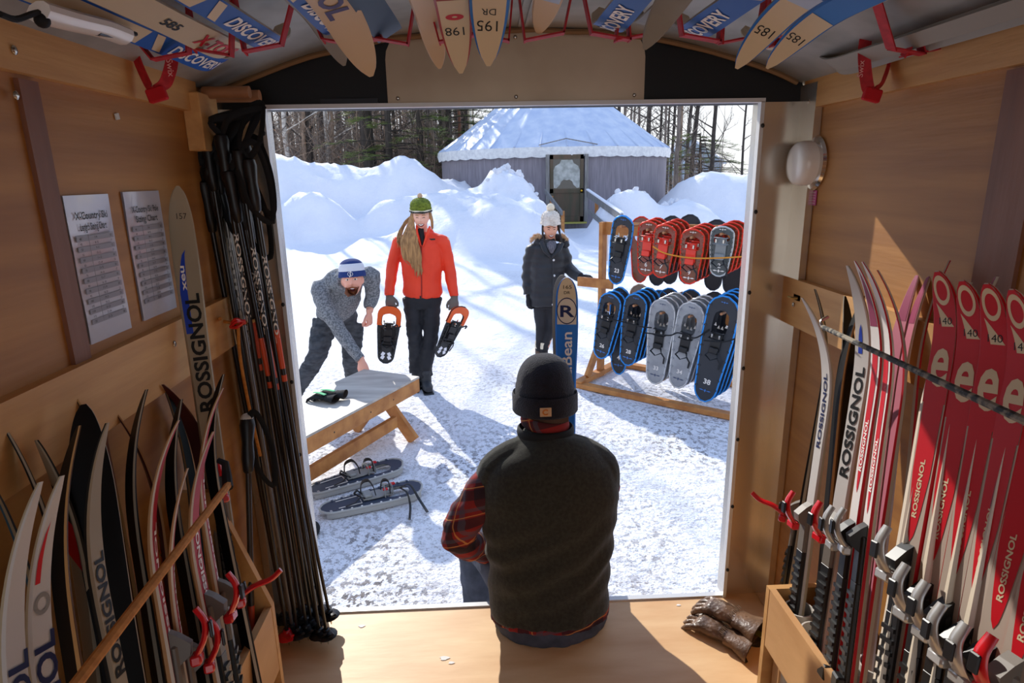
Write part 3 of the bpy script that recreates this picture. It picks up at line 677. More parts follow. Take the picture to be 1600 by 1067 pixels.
# tangle of twigs and dead leaves nobody could count
mb = MB(); R = random.Random(5); ml = MB()
for i in range(5200):
    left = i < 4700
    y = R.uniform(23, 36); u = R.uniform(400, 735) if left else R.uniform(1046, 1140); p = JY(u, 250, y); z = final_z(p.x, y)+abs(R.gauss(0, 1.6 if left else .5))
    a = R.uniform(0, 6.28); d = V((math.cos(a), math.sin(a)*.6, R.uniform(-.1, 1.2))).normalized(); L = R.uniform(.5, 1.6); q = V((p.x, y, z)); k1 = q+d*L*.5+V((R.uniform(-.1, .1), 0, R.uniform(-.1, .1)))
    mb.tube([q, k1, q+d*L+V((R.uniform(-.2, .2), 0, R.uniform(-.1, .2)))], [.011, .008, .003], 3, cap=False, mi=i % 2)
    if left and i % 6 == 0: c = k1; ml.add([c, c+V((.05, 0, .02)), c+V((.03, 0, -.05))], [(0, 1, 2)])
tag(mb.build('undergrowth', [M_bark2, M_bark], fix=False), 'tangle of leafless twigs behind the snow banks', 'undergrowth', kind='stuff')
tag(ml.build('dead_leaves', M_leafdead, fix=False), 'few orange dead leaves still on the twigs', 'leaves', kind='stuff')
# ================================================================ bench with a plywood top
bt = thing('bench', (-1.0, 2.2, GZ), 'long low trestle bench with plywood top and lumber sides on the snow', 'bench')
A, B = JZ(655, 588, .06), JZ(458, 692, .06); dB = (A-B); dB.z = 0; dB.normalize(); nB = V((-dB.y, dB.x, 0))
if nB.y < 0: nB = -nB
C_ = JZ(568, 577, .06); wB = (C_-A).dot(nB); LB = 1.9
def bp(l, w, z): return A-dB*l+nB*w+V((0, 0, z-.06))
mb = MB(); M3 = Matrix((dB, nB, V((0, 0, 1)))).transposed()
mb.box((bp(LB/2, wB/2, .052)), (LB, wB, .016), M3); mb.build('top', M_benchtop, bt)
for w in (.019, wB-.019):
    mb = MB(); mb.box(bp(LB/2, w, -.01), (LB-.004, .038, .105), M3, bev=.002); mb.build('side_rail', M_bench, bt)
mb = MB(); mb.box(bp(.1, wB/2, -.02), (.038, wB-.08, .08), M3); mb.build('cross_rail', M_bench, bt)
for l in (.15, LB-.2):
    for s in (1, -1):
        a = bp(l, wB/2-s*.07, .02); b = bp(l, wB/2+s*(wB/2+.02), GZ+.01)
        mb = MB(); mb.beam(b, a, .09, .038, up=dB, bev=.002); mb.build('leg', M_bench, bt)
mb = MB(); mb.box(bp(LB/2+.0, .10, -.25), (LB-.42, .038, .09), M3, bev=.002); mb.build('stretcher', M_bench, bt)
mb = MB()
for l, w in ((.35, .3), (.62, .3), (1.0, .45)):
    p = bp(l, -.0005, -.012); mb.ell(p, (.006, .002, .006), 8, 6, M3)
mb.build('bolt_hole', M_char, bt)
# ================================================================ gloves
def glove(name, M, mats, label, cuff=.055, curl=.5, s=1.0, cat='glove', flat=.6, spread=.10, fr=.0105, group=None):
    """hand along +y, palm down, thumb towards +x; wrist at the origin"""
    mb = MB(); q = lambda x, y, z: M@V((x*s, y*s, z*s))
    R3 = M.to_3x3().normalized()
    mb.tube([q(0, -.03, 0), q(0, .01, 0), q(0, .045, .003), q(0, .085, .004), q(0, .10, 0)], [(.032*s, .022*s*flat*1.2), (.034*s, .022*s*flat*1.2), (.044*s, .024*s*flat*1.2), (.045*s, .022*s*flat*1.2), (.038*s, .016*s*flat)], 14, up=R3@V((0, 0, 1)))
    for i, (x, L) in enumerate(((.034, .068), (.012, .076), (-.011, .071), (-.033, .055))):
        pts = [q(x*.9, .085, 0)]; a = 0; y, z = .085, 0.0
        for k in range(3):
            a -= curl*(.5+.35*k); y += math.cos(a)*L/3; z += math.sin(a)*L/3; pts.append(q(x*(.95+spread*(k+1)), y, z))
        r = fr*s; mb.tube([pts[0]-(pts[1]-pts[0])*.4]+pts, [r, r*1.02, r, r*.95, r*.7], 10)
        mb.ell(pts[-1], r*.72, 8, 6)
    pts = [q(.026, .02, -.004), q(.05, .045, -.01), q(.06, .07, -.018), q(.058, .09, -.026)]; mb.tube(pts, [.016*s, .0135*s, .0115*s, .009*s], 10); mb.ell(pts[-1], .0095*s, 8, 6)
    return mb, q, R3
def cuffed(o, M, L, r0, r1, m, lining, s=1.0, flat=.55, nm='cuff'):
    q = lambda x, y, z: M@V((x*s, y*s, z*s)); R3 = M.to_3x3().normalized(); mb = MB(); n = 28
    prof = [(r0, .0), (r0*1.02, -L*.35), (r1*.98, -L*.85), (r1, -L), (r1*.95, -L*1.02), (r1*.86, -L*.9), (r0*.8, -L*.2)]
    vs = []; fs = []; mi = []
    for k, (r, y) in enumerate(prof):
        for j in range(n): t = 2*math.pi*j/n; w = 1+.05*math.sin(3*t+k); vs.append(q(r*w*math.cos(t), y, r*flat*w*math.sin(t)))
    for k in range(len(prof)-1):
        for j in range(n): fs.append((k*n+j, k*n+(j+1) % n, (k+1)*n+(j+1) % n, (k+1)*n+j)); mi.append(0 if k < 3 else 1)
    mb.add(vs, fs, mi); return mb.build(nm, [m, lining], o, smooth=True)
M_leather = mat('brown_leather', '#7d604a', c2='#523d2f', scale=18, rough=.38, bump=.35, bscale=60)
M_lining = mat('glove_lining', '#2b2018', rough=.9)
def Mx(loc, yaw, pitch=0, roll=0, s=1): return Matrix.Translation(loc) @ Matrix.Rotation(yaw, 4, 'Z') @ Matrix.Rotation(pitch, 4, 'X') @ Matrix.Rotation(roll, 4, 'Y') @ Matrix.Diagonal((s, s, s, 1))
wr = lambda k: (lambda co, n_: .0012*noise.noise(co*k)+.0008*noise.noise(co*k*2.3))
p1 = JZ(1150, 968, .05); t1 = JZ(1092, 938, .045); yaw1 = math.atan2(-(t1-p1).x, (t1-p1).y)
for nm, loc, yaw, z, lb, sp in (('upper', JZ(1152, 972, .046), yaw1, .046, 'brown leather work glove lying on top of its mate', .1), ('under', JZ(1138, 996, .016), yaw1+.08, .016, 'brown leather work glove lying beneath its mate on floor', .06)):
    loc = V((loc.x, loc.y, z+(.012 if nm == 'upper' else .006))); M = Mx(loc, yaw, -.04 if nm == 'upper' else 0, 0, 1.12)
    o = thing('leather_glove', loc, lb, 'glove', 'pair of brown leather gloves'); mb, q, R3 = glove('g', M, None, lb, curl=.34, flat=.85, fr=.0118)
    skin_obj('hand', mb, M_leather, o, .0035, 2, wr(90)); cuffed(o, M, .07, .036*1.0, .052, M_leather, M_lining, 1.12, .5)
    mb = MB()
    for j in range(9): x = -.03+.0075*j; mb.tube([q(x, .006, .021), q(x+.002, .018, .023)], .0013, 5)
    mb.build('gathered_stitching', mat('leather_stitch', '#7d6650', rough=.6), o)
    if nm == 'upper':
        mb = MB(); mb.box(q(.0, -.068, -.012), (.026, .03, .002), M.to_3x3().normalized()); mb.build('label', mat('olive_label', '#6a6a2c', rough=.7), o)
M_fleece = mat('black_fleece', '#17181b', rough=.95, bump=.3, bscale=200); M_mint = mat('mint_fabric', '#58b77f', rough=.8)
loc = JZ(512, 622, .088); M = Mx(loc, yaw1+1.15, 0, 0, 1.1); o = thing('knit_glove', loc, 'black winter gloves with mint green back lying on the bench', 'glove')
for k, (dx, dy, ya) in enumerate(((0, 0, 1.2), (.05, .04, 1.45))):
    M = Mx(loc+V((dx, dy, .003+.012*k)), ya, 0, 0, 1.15); mb, q, R3 = glove('g', M, None, '', curl=.45); skin_obj('hand', mb, M_fleece, o, .004, 3, wr(90)); cuffed(o, M, .05, .034, .042, M_fleece, M_lining, 1.15, .5)
    mb = MB(); mb.tube([q(-.02, .0, .026), q(-.01, .05, .031), q(-.005, .09, .027)], [(.014, .003)]*3, 10, up=(0, 0, 1)); mb.build('back_panel', M_mint, o, smooth=True)
# ================================================================ snowshoes
SM = {
 'blue': dict(frame=mat('blue_frame', '#2f8fe2', rough=.3, metal=.5), deck=mat('black_deck', '#2b2e35', rough=.55), bind=M_char, ink=M_white, logo=mat('blue_logo', '#3f78c0', rough=.5)),
 'silver': dict(frame=mat('silver_frame', '#c6c8ca', rough=.28, metal=.8), deck=mat('silver_deck', '#8c8e92', c2='#a3a5a8', scale=8, rough=.35, metal=.3), bind=M_char, ink=M_white, logo=mat('navy_logo', '#44506e', rough=.5)),
 'orange': dict(frame=mat('red_frame', '#e2361c', rough=.3, metal=.3), deck=mat('red_clear_deck', '#8e3424', rough=.3, c2='#6e4a2c', scale=10, coat=.4), bind=mat('red_harness', '#e8321a', rough=.35, coat=.3), ink=M_white, logo=M_white),
 'grey': dict(frame=mat('grey_frame', '#b9bcbb', rough=.3, metal=.5), deck=mat('dark_grey_deck', '#4e5455', rough=.4), bind=mat('grey_harness', '#84898b', rough=.45), ink=M_white, logo=M_white),
 'tan': dict(frame=mat('tan_frame', '#b8a593', rough=.35, metal=.3), deck=mat('tan_deck', '#8d7f73', rough=.5), bind=M_char, ink=M_white, logo=M_white),
 'dark': dict(frame=mat('dark_frame', '#3a4048', rough=.35, metal=.4), deck=mat('black_deck', '#2b2e35'), bind=M_char, ink=M_white, logo=M_white)}
def shoe_w(t, W):
    """half width at t = 0 (tail) .. 1 (nose)"""
    a = max(0.0, 1-((1-t)/.16)) if t > .84 else 0; b = max(0.0, 1-t/.12) if t < .12 else 0
    w = .66+.34*min(1, max(0, t/.6))
    return W/2*w*math.sqrt(max(0, 1-a*a*.96))*math.sqrt(max(0, 1-b*b*.93))
def snowshoe(style, L, W, M, label, num=None, group=None, detail=True, name='snowshoe', logo=True):
    """hangs nose up: local z along the shoe, x across, -y the top face"""
    S_ = SM[style]; o = bpy.data.objects.new(name, None); COL.objects.link(o); o.matrix_basis = M; tag(o, label, 'snowshoe', group)
    n = 26; out = [(shoe_w(i/n, W), L*i/n) for i in range(n+1)]; loop = [V((w, 0, z)) for w, z in out]+[V((-w, 0, z)) for w, z in reversed(out)]
    lift = lambda z: -.35*max(0, (z/L-.86))**1.5
    loop = [V((p.x, lift(p.z)*L, p.z)) for p in loop]
    mb = MB(); mb.tube(loop, .0075, 8, closed=True); fr = mb.build('frame', S_['frame'], o, smooth=True)
    # deck with a toe opening between t=.60 and t=.86
    mb = MB(); vs = []; fs = []; mi = []; nx = 10; hz0, hz1, hw = .62*L, .87*L, .062
    rows = sorted(set([L*i/30 for i in range(31)]))
    for z in rows:
        w = shoe_w(z/L, W)
        if hz0 < z < hz1: q = (z-hz0)/(hz1-hz0); hh = hw*math.sqrt(max(0.02, 1-(2*q-1)**4))
        else: hh = 0
        xs_ = [-w, -w*.7-hh*.3, -(w*.3+hh*.7) if hh else -w*.35, -hh, 0, hh, (w*.3+hh*.7) if hh else w*.35, w*.7+hh*.3, w]
        for x in xs_: vs.append((x, lift(z)*L-.002, z))
    m_ = 9
    for r in range(len(rows)-1):
        for c in range(m_-1):
            if rows[r] >= hz0 and rows[r+1] <= hz1 and c in (3, 4): continue
            a = r*m_+c; fs.append((a, a+1, a+m_+1, a+m_))
    k = len(vs); vs2 = [(x, y+.003, z) for x, y, z in vs]; mb.add(vs+vs2, fs+[tuple(i+k for i in reversed(f)) for f in fs])
    # the deck is lashed to the frame with clips
    for i in range(1, 10):
        t = i/10.5+.04; w = shoe_w(t, W)
        for s in (-1, 1): mb.box((s*(w-.010), -.002+lift(t*L)*L, t*L), (.022, .013, .014), bev=.002)
    mb.build('deck', S_['deck'], o, smooth=True)
    if detail:
        b = MB(); zb = .53*L if L < .8 else .56*L
        b.box((0, -.012, zb+.02), (.085, .012, .16), bev=.004); b.box((0, -.03, zb-.05), (.075, .02, .05), bev=.006); b.box((0, .014, zb+.02), (.09, .02, .1), bev=.004)
        b.tube([(-.05, -.006, zb+.05), (-.052, -.04, zb+.05), (-.02, -.062, zb+.055), (.02, -.062, zb+.055), (.052, -.04, zb+.05), (.05, -.006, zb+.05)], [(.011, .0035)]*6, 8, up=(0, 0, 1))
        b.tube([(-.045, -.006, zb+.1), (-.045, -.035, zb+.1), (0, -.055, zb+.105), (.045, -.035, zb+.1), (.045, -.006, zb+.1)], [(.010, .0035)]*5, 8, up=(0, 0, 1))
        b.build('binding', S_['bind'], o, smooth=True)
        b = MB(); b.tube([(-.03, -.02, zb-.07), (-.05, -.045, zb-.1), (0, -.055, zb-.13), (.05, -.045, zb-.1), (.03, -.02, zb-.07)], [(.009, .003)]*5, 8, up=(0, 0, 1)); b.tube([(.05, -.045, zb-.1), (.075, -.03, zb-.14), (.07, -.02, zb-.2)], [(.008, .0025)]*3, 8, up=(0, 1, 0)); b.build('heel_strap', M_char, o, smooth=True)
        for x in (-.03, .03): b = MB(); b.box((x, -.045, zb+.075), (.014, .02, .03), bev=.002); b.build('buckle', M_steel, o)
        b = MB(); hz = (hz0+hz1)/2
        for x, z in ((-.045, .02), (-.015, .0), (.015, .0), (.045, .02)): b.prism([(x-.012, hz-.05+z), (x+.012, hz-.05+z), (x, hz-.02+z)], (0, .03, 0), (1, 0, 0), (0, 0, 1), .002)
        b.build('crampon', M_steel, o)
        if num:
            b = MB(); text_on(b, num, (0, -.0052, .17*L), (1, 0, 0), (0, 0, 1), .036 if L < .8 else .044, center=True, bold=.03); b.build('number', S_['ink'], o, fix=False)
        if logo:
            b = MB()
            for zc, sc in ((.105*L, 1), (.945*L, .6)):
                y_ = -.0055+lift(zc)*L
                for s in (-1, 1): b.prism([(s*.004, zc), (s*.034*sc, zc+.007*sc), (s*.05*sc, zc+.002*sc), (s*.034*sc, zc-.004*sc)], (0, y_, 0), (1, 0, 0), (0, 0, 1), .0006)
                b.prism([(0, zc+.016*sc), (-.008*sc, zc), (0, zc-.016*sc), (.008*sc, zc)], (0, y_, 0), (1, 0, 0), (0, 0, 1), .0006)
            b.build('emblem', S_['logo'], o, fix=False)
    return o
# ================================================================ snowshoe rack
rU = V((.777, -.629, 0)).normalized(); rN = V((rU.y, -rU.x, 0)); rO = JZ(938, 588, GZ); rO.z = 0     # rN points to the camera side
if rN.y > 0: rN = -rN
def rp(u, n, z): return rO+rU*u+rN*n+V((0, 0, z))
def ronto(px, py, n):
    """where the line of sight meets the plane at distance n in front of the rack"""
    d = ray(px, py); q = rO+rN*n; t = (q-CAM).dot(rN)/d.dot(rN); P = CAM+d*t; return (P-rO).dot(rU), P.z
rk = thing('snowshoe_rack', (rO.x, rO.y, GZ), 'wooden A-frame rack of pegs hung with snowshoes', 'rack')
R3r = Matrix((rU, -rN, V((0, 0, 1)))).transposed(); RL = 1.62
zt = ronto(950, 347, 0)[1]; zm = ronto(945, 470, 0)[1]
for u in (0, RL): mb = MB(); mb.box(rp(u, 0, (zt+GZ)/2), (.04, .09, zt-GZ), R3r, bev=.002); mb.build('post', M_bench, rk)
for z, h in ((zt-.06, .12), (zm-.05, .11)): mb = MB(); mb.box(rp(RL/2, -.03, z), (RL+.04, .036, h), R3r, bev=.002); mb.build('cross_rail', M_bench, rk)
for n_ in (.42, -.42): mb = MB(); mb.box(rp(RL/2, n_, GZ+.03), (RL+.1, .085, .045), R3r, bev=.002); mb.build('base_beam', M_bench, rk)
for u in (0, RL):
    mb = MB(); mb.box(rp(u, 0, GZ+.05), (.085, .9, .045), R3r, bev=.002); mb.build('foot', M_bench, rk)
    for s in (-1, 1): mb = MB(); mb.beam(rp(u+.02, s*.3, GZ+.08), rp(u+.02, s*.03, GZ+.42), .075, .035, up=rU); mb.build('brace', M_bench, rk)
ua, za = ronto(905, 446, .1); ub, zb_ = ronto(945, 442, .1)
mb = MB(); mb.box(rp((ua+ub)/2, .035, zb_-.02), (abs(ub-ua)+.1, .036, .09), R3r, bev=.002); mb.build('side_arm', M_bench, rk)
mb = MB(); PEGS = []
def hang(cu, top, bot, n, style, label, num=None, group=None, depth=3, gap=.055, W=.205, Wg=None, detail=True, backs=None, dn=(.018, .012)):
    """a stack on one peg: the front shoe spans the two picture points, the rest follow behind it"""
    u1, z1 = ronto(top[0], top[1], n); u0, z0 = ronto(bot[0], bot[1], n); L = math.hypot(z1-z0, (u1-u0)); lean = math.atan2(u1-u0, z1-z0)
    for k in range(depth-1, -1, -1):
        nn = n-gap*k; Mm = Matrix.Translation(rp(u0+dn[0]*k, nn, z0+dn[1]*k)) @ R3r.to_4x4() @ Matrix.Rotation(lean, 4, 'Y') @ Matrix.Rotation(math.radians(1.5), 4, 'X')
        st = style if k == 0 or not backs else backs[(k-1) % len(backs)]
        o = snowshoe(st, L, W, Mm, label if k == 0 else ('%s snowshoe, %s behind the %s' % ({'blue': 'blue-edged', 'silver': 'silver', 'orange': 'orange'}[st], ('', 'first', 'second', 'third')[k], group)), num if k == 0 else None, ('stack behind the '+group) if k else None, detail=(k == 0 or style == 'orange'))
    u, z = u1-(u1-u0)*.17, z1-(z1-z0)*.17; PEGS.append((u, z, n))
hang(0, (977, 337), (961, 443), .30, 'blue', 'blue-edged black snowshoe numbered 23 at upper left of rack', '23', 'number 23 snowshoe at upper left', depth=1, W=.2)
hang(0, (1016, 346), (1008, 430), .27, 'orange', 'orange snowshoe in the leftmost stack of the upper row', '6', 'leftmost orange snowshoe', depth=3, W=.19, gap=.05)
hang(0, (1042, 351), (1031, 433), .32, 'orange', 'orange snowshoe in the second stack of the upper row', '7', 'second orange snowshoe', depth=4, W=.19, gap=.05)
hang(0, (1085, 358), (1075, 443), .36, 'orange', 'orange snowshoe numbered 9 in the third stack of upper row', '9', 'orange snowshoe numbered 9', depth=4, W=.19, gap=.05)
hang(0, (1131, 354), (1122, 431), .34, 'grey', 'small grey snowshoe at the right of the upper row', '2', 'small grey snowshoe at upper right', depth=4, W=.18, gap=.05, backs=['orange'])
hang(0, (972, 448), (966, 584), .20, 'blue', 'blue-edged black snowshoe numbered 4 half hidden at lower left', '4', 'number 4 snowshoe at lower left', depth=1, W=.2)
hang(0, (958, 458), (937, 559), .36, 'blue', 'blue-edged black snowshoe numbered 26 at lower left of rack', '26', 'number 26 snowshoe at lower left', depth=2, W=.21)
hang(0, (997, 459), (979, 570), .36, 'blue', 'blue-edged black snowshoe numbered 28 in the lower row', '28', 'number 28 snowshoe in lower row', depth=4, W=.21, gap=.05)
hang(0, (1039, 467), (1022, 599), .36, 'silver', 'silver snowshoe numbered 33 in the middle of lower row', '33', 'left one of the silver pair', depth=4, W=.225)
hang(0, (1085, 472), (1057, 605), .38, 'silver', 'silver snowshoe numbered 34 in the lower row', '34', 'right one of the silver pair', depth=4, W=.225)
hang(0, (1137, 462), (1098, 626), .44, 'blue', 'longest blue-edged snowshoe numbered 38 at lower right', '38', 'long number 38 snowshoe at lower right', depth=4, W=.25)
for u, z, n_ in PEGS: mb = MB(); mb.tube([rp(u, -.04, z), rp(u, n_+.05, z+.012)], .011, 10); mb.build('peg', M_dowel, rk, smooth=True)
# shoes on the far side, seen only as hoops above the rails
def far(px, py, row, style, label, tilt=0):
    u, z = ronto(px, py, -.22); L = .62; Mm = Matrix.Translation(rp(u, -.22, z-L)) @ R3r.to_4x4() @ Matrix.Rotation(math.pi, 4, 'Z') @ Matrix.Rotation(tilt, 4, 'Y')
    snowshoe(style, L, .2, Mm, label, None, 'snowshoes on the far side of the rack', detail=False)
for i, (px, py, st, lb) in enumerate(((1002, 339, 'orange', 'red hoop of a snowshoe behind the top rail at left'), (1030, 342, 'dark', 'dark snowshoe nose behind top rail, leftmost dark one'), (1050, 338, 'dark', 'second dark snowshoe nose behind the top rail'), (1078, 336, 'dark', 'tallest dark snowshoe nose behind the top rail'), (1120, 344, 'dark', 'dark snowshoe nose behind top rail above grey snowshoe'), (1150, 349, 'dark', 'dark snowshoe nose at right end of top rail'),
        (1000, 445, 'tan', 'tan snowshoe nose left above the lower rail'), (1030, 454, 'blue', 'blue snowshoe nose behind lower rail, left of a pair'), (1046, 451, 'blue', 'blue snowshoe nose behind lower rail, right of a pair'), (1068, 457, 'tan', 'tan snowshoe nose behind middle of the lower rail'), (1080, 453, 'blue', 'blue snowshoe nose behind the tan middle one'), (1105, 462, 'tan', 'tan snowshoe nose behind lower rail near the long snowshoe'), (1117, 457, 'dark', 'dark snowshoe nose behind lower rail near the long snowshoe'))): far(px, py, 0, st, lb)
# straps across the rack
def rpath(pts, n): return interp([rp(*[a for a in (ronto(u, v, n)[0], n, ronto(u, v, n)[1])]) for u, v in pts], 8)
mb = MB(); mb.tube(rpath([(1020, 385), (1040, 396), (1080, 403), (1125, 403), (1160, 401)], .44), .006, 8); tag(mb.build('bungee_cord', mat('yellow_cord', '#d68a1e', rough=.7), smooth=True), 'yellow cord stretched across the upper row of snowshoes', 'cord')
for k, (pts, n) in enumerate((([(943, 497), (970, 502), (1000, 510), (1018, 512)], .45), ([(1008, 520), (1045, 524), (1060, 520), (1085, 528), (1108, 515)], .47), ([(1100, 532), (1130, 534), (1150, 529)], .56))):
    mb = MB(); mb.tube(rpath(pts, n), .006, 8); tag(mb.build('rubber_strap', M_blk, smooth=True), ('black rubber strap over the left pair of the lower row', 'black rubber strap over the silver snowshoes', 'black rubber strap over the long number 38 snowshoe')[k], 'strap')
p = JY(943, 378, 4.3); mb = MB(); mb.box((p.x, p.y, p.z), (.09, .012, .38)); sg = tag(mb.build('sign_board', M_white), 'narrow white sign hung beside the rack post', 'sign')
# ================================================================ the pair of snowshoes on the ground
SM['navy'] = dict(frame=mat('light_grey_rail', '#a9a8a3', rough=.4), deck=mat('slate_deck', '#3a4354', rough=.5), bind=mat('grey_binding', '#9a9b98', rough=.4), ink=M_white, logo=M_white)
def ground_shoe(tail, nose, lift, label, roll):
    a, b = JZ(*tail, GZ+.05), JZ(*nose, GZ+.05); T = (b-a); L = T.length; T.normalize(); N = V((0, 0, 1)); X = T.cross(N); X.normalize()
    Mm = Matrix((X, -N, T)).transposed().to_4x4(); Mm = Matrix.Translation(a+V((0, 0, lift))) @ Mm
    o = snowshoe('navy', L, .21, Mm, label, None, 'pair of snowshoes on the snow', logo=False)
    b = MB(); k = 22
    for s in (-1, 1): b.tube([(s*(shoe_w(i/k, .21)-.004), .02, L*i/k) for i in range(1, k)], [(.004, .022)]*(k-1), 8, up=(0, 1, 0))
    b.build('side_rail', SM['navy']['frame'], o, smooth=True)
    b = MB()
    for i in range(2, 11):
        t = i/11; w = shoe_w(t, .21)-.006
        for s in (-1, 1): b.ell((s*w, -.007, t*L), (.007, .003, .007), 8, 5)
    b.build('rivets', M_white, o)
    b = MB(); b.tube([(-.045, -.006, .16*L), (-.05, -.007, .38*L), (.05, -.007, .38*L), (.045, -.006, .16*L)], .0028, 6); b.build('white_line', M_white, o)
    b = MB(); text_on(b, 'MSR', (.06, -.0055, .075*L), (-1, 0, 0), (0, 0, 1), .014, center=True); b.build('lettering', M_white, o, fix=False)
    b = MB(); b.box((.03, -.05, .62*L), (.02, .012, .03), bev=.002); b.box((-.03, -.045, .72*L), (.02, .012, .03), bev=.002); b.build('red_tabs', M_red, o)
    b = MB(); b.tube(interp([(-.03, -.03, .4*L), (-.04, -.09, .42*L), (0, -.12, .47*L), (.04, -.09, .5*L), (.035, -.03, .52*L)], 5), [(.011, .003)]*21, 8, up=(0, 0, 1)); b.tube(interp([(-.04, -.02, .6*L), (-.03, -.08, .62*L), (.02, -.09, .66*L), (.045, -.02, .66*L)], 5), [(.010, .003)]*16, 8, up=(0, 0, 1)); b.build('toe_straps', M_char, o, smooth=True)
    b = MB(); b.prism([(-.04, .4*L), (.04, .4*L), (.05, .55*L), (.03, .7*L), (-.03, .7*L), (-.05, .55*L)], (0, -.012, 0), (1, 0, 0), (0, 0, 1), .008); b.build('foot_plate', SM['navy']['bind'], o)
    return o
g1 = ground_shoe((479, 768), (627, 722), .0, 'slate snowshoe on the snow, the farther one of the pair', 0)
g2 = ground_shoe((500, 797), (658, 758), .0, 'slate snowshoe with loose trailing straps, nearer the camera', 0)
b = MB(); P0 = JZ(625, 762, GZ+.1)
b.tube(interp([P0, JZ(640, 757, GZ+.13), JZ(655, 780, GZ+.05), JZ(668, 800, GZ+.02)], 6), [(.009, .003)]*19, 8, up=(0, 0, 1)); b.tube(interp([P0, JZ(636, 770, GZ+.1), JZ(641, 790, GZ+.03), JZ(640, 812, GZ+.02)], 6), [(.007, .003)]*19, 8, up=(0, 0, 1))
so = b.build('loose_straps', M_char, smooth=True); so.parent = g2; so.matrix_parent_inverse = g2.matrix_basis.inverted()
# a dark boot toe that peeks out behind the poles
p = JZ(486, 828, GZ+.04); mb = MB(); mb.ell(p, (.05, .07, .045)); mb.ell(p-V((.07, -.01, -.02)), (.07, .06, .06)); tag(skin_obj('boot', mb, M_blk, None, .006, 3), 'dark rounded boot on the snow behind the poles', 'boot')
# ================================================================ skis
SK = {
 'silver': dict(top='#a0927b', base='#15151a', edge='#2a2722'), 'tour': dict(top='#b0222b', base='#1a1a20', edge='#b98e62', rim='#d8cfc4'),
 'white': dict(top='#c9c4bf', base='#2b2d35', edge='#b3a58a'), 'dark': dict(top='#4a1f20', base='#17171b', edge='#b98e62'),
 'black': dict(top='#1d1b1c', base='#0c0c0f', edge='#a79c8a'), 'gold': dict(top='#5a3c22', base='#1c1a18', edge='#c09a66'),
 'pink': dict(top='#e0cfcd', base='#b46a78', edge='#c9a893'), 'redwhite': dict(top='#dcd5d1', base='#8c2230', edge='#bfb2a2', rim='#c3202c'),
 'cream': dict(top='#c9bba8', base='#c4b7a4', edge='#d6cdbd'), 'red140': dict(top='#b3a294', base='#b01722', edge='#c4b7a6', rim='#c01522'),
 'disc': dict(top='#c9b79c', base='#1656ae', edge='#c8c3ba'), 'xtour': dict(top='#cbb899', base='#cbb899', edge='#d8cfc0'), 'beige': dict(top='#d1b491', base='#3f434b', edge='#bfae96'),
 'bluebean': dict(top='#2a72c4', base='#20344f', edge='#b7a78f'), 'grey': dict(top='#8a8378', base='#77726c', edge='#b9b0a2'), 'redtop': dict(top='#a8382f', base='#4f2a26', edge='#c2a98a'),
 'plain': dict(top='#a39d94', base='#9c968d', edge='#8f8a80'), 'teal': dict(top='#2c4450', base='#1e2c33', edge='#7e6b50')}
def smat(c, r=.42, coat=.12): return mat('ski_'+c.lstrip('#'), c, rough=r+.08, coat=0, spec=.22)
M_skiink = {k: mat('ink_'+k, c, rough=.5, spec=.22) for k, c in dict(navy='#1c2450', black='#16130f', white='#efe9e2', red='#c4101f', brown='#3b2d22', blue='#2040b0', pale='#d9cbb8', sky='#b5c4dd', purple='#4a3f70', mauve='#8d3452', cream='#d8c3a0', grey='#8f8a84').items()}
def ski_prof(L, h, tc=.30, th=.013, W=.043, camber=.012, blunt=False, square=False, rr=.22, te=1.7):
    def w(s):
        a = W*(.90+.16*math.exp(-((s-(L-.19))/.16)**2)+.06*math.exp(-(s/.2)**2)); r = rr
        if s > L-r and not square: t = (s-(L-r))/r; a *= max(.02, 1-t**te)**.5
        elif square and s > L-.03: a *= 1-.5*(s-(L-.03))/.03
        return a/2
    def d(s):
        t = max(0, (s-(L-tc))/tc); return h*t**2.5+camber*(1-math.sin(math.pi*min(1, s/(L-tc*.6))))*0
    def tk(s): return th*(.35+.65*min(1, max(0, (L-s)/.55)))
    return w, d, tk
